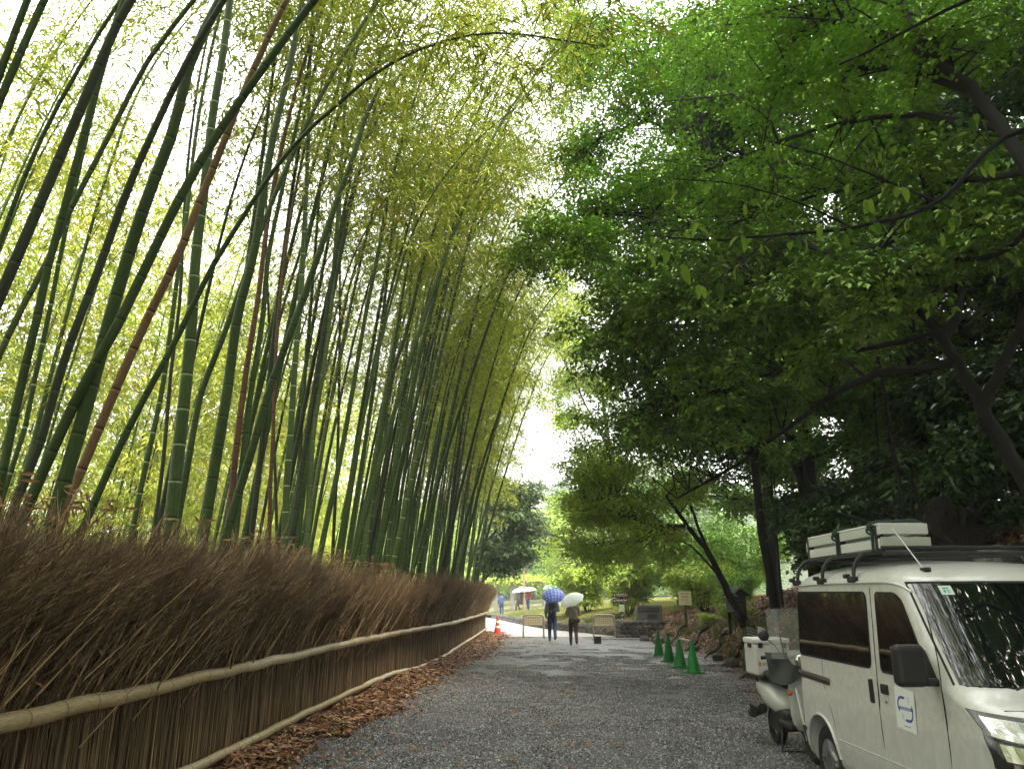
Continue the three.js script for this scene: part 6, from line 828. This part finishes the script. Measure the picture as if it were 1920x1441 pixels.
// figure 1.75 m tall walking toward -z; grip = where the right hand holds the umbrella
function figure(o, m, { longHair, grip, other }) {
  const hipL = [-0.09, 0.92, 0], hipR = [0.09, 0.92, 0], knL = [-0.1, 0.5, -0.13], anL = [-0.1, 0.1, -0.12], knR = [0.1, 0.5, 0.02], anR = [0.1, 0.15, 0.26], shL = [-0.19, 1.43, 0.01], shR = [0.19, 1.43, 0.01];
  const elR = [0.25, 1.17, -0.02], waR = grip, elL = other[0], waL = other[1];
  const head = (p) => smin(0.03, ell(p, [0, 1.645, 0], [0.078, 0.115, 0.098]), cap(p, [0, 1.46, 0.012], [0, 1.56, 0.006], 0.058, 0.052), ell(p, [0, 1.6, -0.045], [0.055, 0.06, 0.05]), ell(p, [0, 1.625, -0.103], [0.014, 0.022, 0.016]), ell(p, [0.079, 1.635, 0.005], [0.012, 0.03, 0.02]), ell(p, [-0.079, 1.635, 0.005], [0.012, 0.03, 0.02]));
  const eyes = (p) => Math.max(head(p), -ell(p, [0.03, 1.65, -0.1], [0.016, 0.009, 0.012]), -ell(p, [-0.03, 1.65, -0.1], [0.016, 0.009, 0.012]), -ell(p, [0, 1.58, -0.1], [0.024, 0.005, 0.012]));
  const arms = (p, k) => Math.min(smin(0.02, cap(p, shR, elR, 0.052 + k, 0.042 + k), cap(p, elR, waR, 0.042 + k, 0.028 + k)), smin(0.02, cap(p, shL, elL, 0.052 + k, 0.042 + k), cap(p, elL, waL, 0.042 + k, 0.028 + k)));
  const torso = (p, k) => smin(0.06, ell(p, [0, 1.28, 0], [0.17 + k, 0.24, 0.11 + k]), ell(p, [0, 1.08, 0.005], [0.15 + k, 0.2, 0.105 + k]), cap(p, [-0.15, 1.43, 0.01], [0.15, 1.43, 0.01], 0.06 + k, 0.06 + k));
  const legs = (p, k) => smin(0.03, ell(p, [0, 0.95, 0.01], [0.16 + k, 0.12, 0.115 + k]), smin(0.02, cap(p, hipL, knL, 0.085 + k, 0.062 + k), cap(p, knL, anL, 0.06 + k, 0.042 + k)), smin(0.02, cap(p, hipR, knR, 0.085 + k, 0.062 + k), cap(p, knR, anR, 0.06 + k, 0.042 + k)));
  const hand = (w, e, sg) => { const d = V(...w).sub(V(...e)).normalize(), up = V(0, 1, 0).sub(d.clone().multiplyScalar(d.y)).normalize(), sd = d.clone().cross(up), at3 = (a, b, c) => { const q = V(...w).addScaledVector(d, a).addScaledVector(up, b).addScaledVector(sd, c); return [q.x, q.y, q.z]; };
    return sdf((p) => { let r = cap(p, at3(0, 0, 0), at3(0.06, 0, 0), 0.026, 0.03); [-0.027, -0.009, 0.009, 0.026].forEach((b, i) => { const l = [0.036, 0.042, 0.04, 0.032][i]; r = smin(0.006, r, smin(0.004, cap(p, at3(0.07, b, 0), at3(0.07 + l, b, sg * 0.018), 0.0088, 0.0082), cap(p, at3(0.07 + l, b, sg * 0.018), at3(0.07 + l * 0.75, b, sg * 0.045), 0.0082, 0.0075))); }); return smin(0.006, r, cap(p, at3(0.015, 0.026, 0), at3(0.055, 0.05, sg * 0.022), 0.0105, 0.0085)); }, at3(0.05, 0, 0), 0.11, 64); };
  const body = merge([sdf((p) => Math.min(smin(0.04, torso(p, -0.02), arms(p, -0.006)), legs(p, -0.012)), [0, 0.82, 0], 0.82, 100), sdf(eyes, [0, 1.6, 0], 0.2, 72), hand(waR, elR, -1), hand(waL, elL, 1)]);
  part('body', body, m.skin, o);
  part('trousers', sdf((p) => Math.max(legs(p, 0.016), 0.1 - p[1], p[1] - 1.02), [0, 0.55, 0.02], 0.56, 92), m.trousers, o);
  part('jacket', sdf((p) => Math.max(smin(0.035, torso(p, 0.022), arms(p, 0.018)), 0.9 - p[1], p[1] - 1.51, ...[[elR, waR], [elL, waL]].map(([e, w]) => { const d = [w[0] - e[0], w[1] - e[1], w[2] - e[2]], L = Math.hypot(...d); return ((p[0] - w[0]) * d[0] + (p[1] - w[1]) * d[1] + (p[2] - w[2]) * d[2]) / L - (Math.hypot(p[0] - w[0], p[1] - w[1], p[2] - w[2]) < 0.15 ? 0.0 : 9); })), [0, 1.2, -0.05], 0.52, 92), m.jacket, o);
  part('hair', sdf((p) => Math.max(smin(0.02, ell(p, [0, 1.665, 0.012], [0.091, 0.115, 0.108]), longHair ? ell(p, [0, 1.5, 0.07], [0.085, 0.15, 0.04]) : 9), -ell(p, [0, 1.6, -0.12], [0.075, 0.1, 0.09])), [0, 1.58, 0.02], 0.24, 56), m.hair, o);
  for (const [a, up] of [[anL, 0], [anR, 1]]) part('shoe', sdf((p) => { const q = up ? [p[0], a[1] + (p[1] - a[1]) * 0.75 + (p[2] - a[2]) * 0.66, a[2] + (p[2] - a[2]) * 0.75 - (p[1] - a[1]) * 0.66] : p; return Math.max(smin(0.03, ell(q, [a[0], a[1] - 0.055, a[2] - 0.06], [0.046, 0.045, 0.13]), ell(q, [a[0], a[1] - 0.01, a[2]], [0.045, 0.06, 0.05])), (a[1] - 0.095) - q[1]); }, [a[0], a[1] - 0.02, a[2] - 0.03], 0.2, 44), m.shoe, o);
}
const canopyGeo = (R, rise, n = 8) => { const pos = [], uv = [], ix = [], nr = 7, na = n * 4; for (let i = 0; i <= nr; i++) for (let j = 0; j <= na; j++) { const t = i / nr, a = j / na * 6.2832, sc = 1 - 0.06 * t * (0.5 - 0.5 * Math.cos(a * n)), x = R * Math.sin(t * 1.25) / Math.sin(1.25) * sc; pos.push(Math.cos(a) * x, rise * (Math.cos(t * 1.25) - 1) / (1 - Math.cos(1.25)) + 0.02 * t * (0.5 - 0.5 * Math.cos(a * n)) * 1, Math.sin(a) * x); uv.push(0.5 + 0.5 * t * Math.cos(a), 0.5 + 0.5 * t * Math.sin(a)); } for (let i = 0; i < nr; i++) for (let j = 0; j < na; j++) { const a = i * (na + 1) + j, b = a + na + 1; ix.push(a, b, a + 1, b, b + 1, a + 1); } const g = new THREE.BufferGeometry(); g.setAttribute('position', new THREE.Float32BufferAttribute(pos, 3)); g.setAttribute('uv', new THREE.Float32BufferAttribute(uv, 2)); g.setIndex(ix); g.computeVertexNormals(); return g; };
function umbrella(label, hand, apex, R, rise, mat, group) { // the shaft runs from the hand to the apex
  const o = thing('umbrella', label, 'umbrella', hand, 0, group), A = V(...apex).sub(V(...hand)), q = new THREE.Quaternion().setFromUnitVectors(V(0, 1, 0), A.clone().normalize());
  const c = part('canopy', canopyGeo(R, rise).applyQuaternion(q).translate(A.x, A.y, A.z), mat, o);
  part('shaft', rod([-A.x * 0.08, -A.y * 0.08, -A.z * 0.08], [A.x * 1.06, A.y * 1.06, A.z * 1.06], 0.007, 7), M.steel, o); part('handle', at(new THREE.TorusGeometry(0.03, 0.011, 7, 14, 3.3), -A.x * 0.1, -A.y * 0.1 - 0.02, -A.z * 0.1, 0, 0, Math.PI), M.blackPlastic, o);
  const n = A.clone().normalize(), s = V(1, 0, 0).sub(n.clone().multiplyScalar(n.x)).normalize(), t = n.clone().cross(s), hub = A.clone().multiplyScalar(0.72);
  for (let k = 0; k < 8; k++) { const a = k / 8 * 6.2832, e = A.clone().addScaledVector(s, Math.cos(a) * R * 0.6).addScaledVector(t, Math.sin(a) * R * 0.6).addScaledVector(n, -rise * 0.42); part('rib', rod(hub.toArray(), e.toArray(), 0.003, 4), M.steel, o); }
  return o;
}
{
  const cl = (r, g, b, ro = 0.85) => std(C(r, g, b), ro, { map: rep(grainT, 3) }), skin = std(C(0.5, 0.32, 0.23), 0.55), hair = std(C(0.02, 0.015, 0.012), 0.5);
  const p1 = [1.66, 0.0, -33.2], s1 = 1.04, a = thing('person', 'person in a grey blue jacket and jeans with a black backpack, walking away', 'person', p1, 0.0); a.scale.setScalar(s1);
  figure(a, { skin, hair, jacket: cl(0.36, 0.45, 0.55), trousers: cl(0.05, 0.085, 0.18), shoe: cl(0.2, 0.13, 0.09) }, { longHair: false, grip: [0.12, 1.24, -0.22], other: [[-0.26, 1.16, 0.03], [-0.24, 0.94, -0.1]] });
  const bp = thing('backpack', 'black backpack on the back of the person in jeans', 'backpack', [p1[0], 0.98 * s1, p1[2] + 0.19], 0); part('bag', rbox(0.3, 0.48, 0.16, 0.07, 0, 0.26, 0), std(C(0.012, 0.012, 0.014), 0.7), bp); part('pocket', rbox(0.24, 0.2, 0.06, 0.03, 0, 0.15, 0.085), std(C(0.015, 0.015, 0.017), 0.7), bp); for (const s of [-1, 1]) part('shoulder_strap', tube(curve([[s * 0.1, 0.47, -0.05], [s * 0.12, 0.5, -0.16], [s * 0.13, 0.36, -0.34], [s * 0.14, 0.15, -0.26]], 10), 0.016, 6), M.blackPlastic, bp);
  const plaid = std(C(1, 1, 1), 0.6, { side: THREE.DoubleSide, map: canvasTex(256, 256, (c) => { c.fillStyle = '#4d62ad'; c.fillRect(0, 0, 256, 256); for (let k = 0; k < 9; k++) { c.fillStyle = 'rgba(35,48,110,0.45)'; c.fillRect(k * 30 + 4, 0, 12, 256); c.fillRect(0, k * 30 + 4, 256, 12); c.fillStyle = 'rgba(190,200,235,0.55)'; c.fillRect(k * 30 + 20, 0, 3, 256); c.fillRect(0, k * 30 + 20, 256, 3); } }) });
  umbrella('blue plaid umbrella held over the person in jeans', [p1[0] + 0.12, 1.29, p1[2] - 0.3], [p1[0] + 0.06, 2.02, p1[2] + 0.12], 0.5, 0.3, plaid);
  const p2 = [2.31, 0.0, -30.3], s2 = 0.95, b = thing('person', 'person in a beige jacket and brown trousers under the white umbrella', 'person', p2, 0.0); b.scale.setScalar(s2);
  figure(b, { skin, hair, jacket: cl(0.5, 0.42, 0.31), trousers: cl(0.14, 0.09, 0.075), shoe: cl(0.015, 0.014, 0.014) }, { longHair: true, grip: [0.16, 1.26, -0.2], other: [[-0.27, 1.2, 0.0], [-0.14, 1.12, -0.2]] });
  const bs = thing('shoulder_bag', 'black shoulder bag strap and pouch across the beige jacket', 'bag', [p2[0], 0.86, p2[2]], 0); part('strap', tube(curve([[0.16, 0.1, 0.13], [0.02, 0.3, 0.165], [-0.1, 0.5, 0.12], [-0.12, 0.56, 0.02], [-0.05, 0.4, -0.15], [0.12, 0.14, -0.15]], 18), 0.013, 6), M.blackPlastic, bs); part('pouch', rbox(0.06, 0.17, 0.2, 0.025, 0.21, 0.03, 0.02), M.blackPlastic, bs);
  const st = thing('walking_stick', 'thin brown stick held level at the left of the beige jacket', 'stick', [p2[0] - 0.16, 1.02, p2[2] - 0.2], 0); part('shaft', rod([0.1, 0.04, 0], [-0.36, 0.0, 0.05], 0.014, 8), std(C(0.14, 0.1, 0.075), 0.6), st);
  umbrella('white translucent umbrella over the person in the beige jacket', [p2[0] + 0.16, 1.22, p2[2] - 0.28], [p2[0] - 0.1, 1.8, p2[2] + 0.0], 0.47, 0.24, phy(C(0.78, 0.85, 0.83), 0.8, { transmission: 0.45, thickness: 0, side: THREE.DoubleSide }));
  // visitors far across the park, small in the haze
  const far = [[-0.9, 69, 0, [0.12, 0.18, 0.4], 'small far visitor in blue by the pergola post'], [0.5, 68, 1, [0.2, 0.25, 0.35], 'small far visitor under the pale blue umbrella'], [1.35, 66, 2, [0.5, 0.14, 0.1], 'small far visitor behind the red umbrella'], [3.0, 64, 1, [0.08, 0.14, 0.3], 'small far visitor under the teal umbrella']];
  far.forEach(([x, D, k, c, label], i) => { const y = landY(x, D), o = (k === 1 ? b : a).clone(); o.name = numbered('person'); o.position.set(x, y, -D); o.rotation.y = i * 1.3; o.userData = { label, category: 'person' }; o.children.forEach((q) => { if (q.name === 'jacket') q.material = cl(...c); }); scene.add(o);
    if (i) umbrella(['', 'far pale blue umbrella by the pergola', 'far red umbrella by the brown pole', 'far teal umbrella left of the blue plaid one'][i], [x + 0.15, y + 1.2, -D + 0.1], [x + 0.05, y + 1.95, -D + 0.15], 0.62, 0.3, std([C(0), C(0.4, 0.5, 0.72), C(0.55, 0.3, 0.25), C(0.25, 0.5, 0.42)][i], 0.6, { side: THREE.DoubleSide })); });
  umbrella('far green umbrella beside the pale blue one', [1.0, landY(1, 70) + 1.3, -70], [0.95, landY(1, 70) + 2.05, -70], 0.6, 0.3, std(C(0.2, 0.45, 0.3), 0.6, { side: THREE.DoubleSide }));
  const wu = thing('closed_umbrella', 'white furled umbrella tilted above the lime shrub', 'umbrella', [4.0, 1.9, -48], 0); part('furled_cloth', new THREE.LatheGeometry([[0.02, 0], [0.12, 0.25], [0.2, 0.6], [0.16, 0.95], [0.02, 1.25]].map((p) => new THREE.Vector2(...p)), 14).rotateZ(0.55), std(C(0.8, 0.82, 0.82), 0.6), wu); part('shaft', rod([0, -0.5, 0], [0.02, 0.1, 0], 0.012), M.steel, wu);
}
// ---------- pergola and pole in the park ----------
{
  seed(880); const D = 76, y0 = landY(0.8, D), o = thing('pergola', 'pergola on grey stone posts roofed with yellow green vines', 'pergola', [0.7, y0 - 0.1, -D]);
  const pm = std(C(0.32, 0.3, 0.28), 0.85, { map: rep(grainT, 1) }), wm = std(C(0.2, 0.15, 0.1), 0.8);
  for (const x of [-2.2, -0.7, 0.9, 2.4]) for (const z of [-1.3, 1.3]) part('post', rbox(0.34, 2.4, 0.34, 0.03, x, 1.2, z), pm, o);
  for (const z of [-1.3, 1.3]) part('beam', rbox(5.6, 0.16, 0.16, 0.02, 0.1, 2.48, z), wm, o); for (let k = 0; k < 10; k++) part('rafter', rbox(0.09, 0.12, 3.3, 0.02, -2.5 + k * 0.57, 2.62, 0), wm, o);
  const m = [[], [], []], c = [[], [], []]; for (let k = 0; k < 420; k++) { const j = k % 3; m[j].push(place(rr(-2.8, 3), 2.75 + Math.abs(gauss()) * 0.3 - (rnd() < 0.1 ? 0.6 : 0), rr(-1.8, 1.9), gauss() * 0.5, rnd() * 6, gauss() * 0.5, 1.5)); c[j].push(hue.lime()); }
  leaves('vines', sprays.soft, M.softLeaf, m, c, o);
  const p = thing('wooden_pole', 'tall thin brown pole standing in front of the pergola', 'pole', [1.0, landY(1, 68) - 0.1, -68]); part('pole_shaft', rod([0, 0, 0], [0.05, 4.1, 0], 0.11, 10, 0.08), std(C(0.3, 0.18, 0.13), 0.8), p); part('cap', cyl(0.1, 0.1, 0.06, 10, 0.05, 4.1, 0), wm, p);
}

renderer.render(scene, camera);
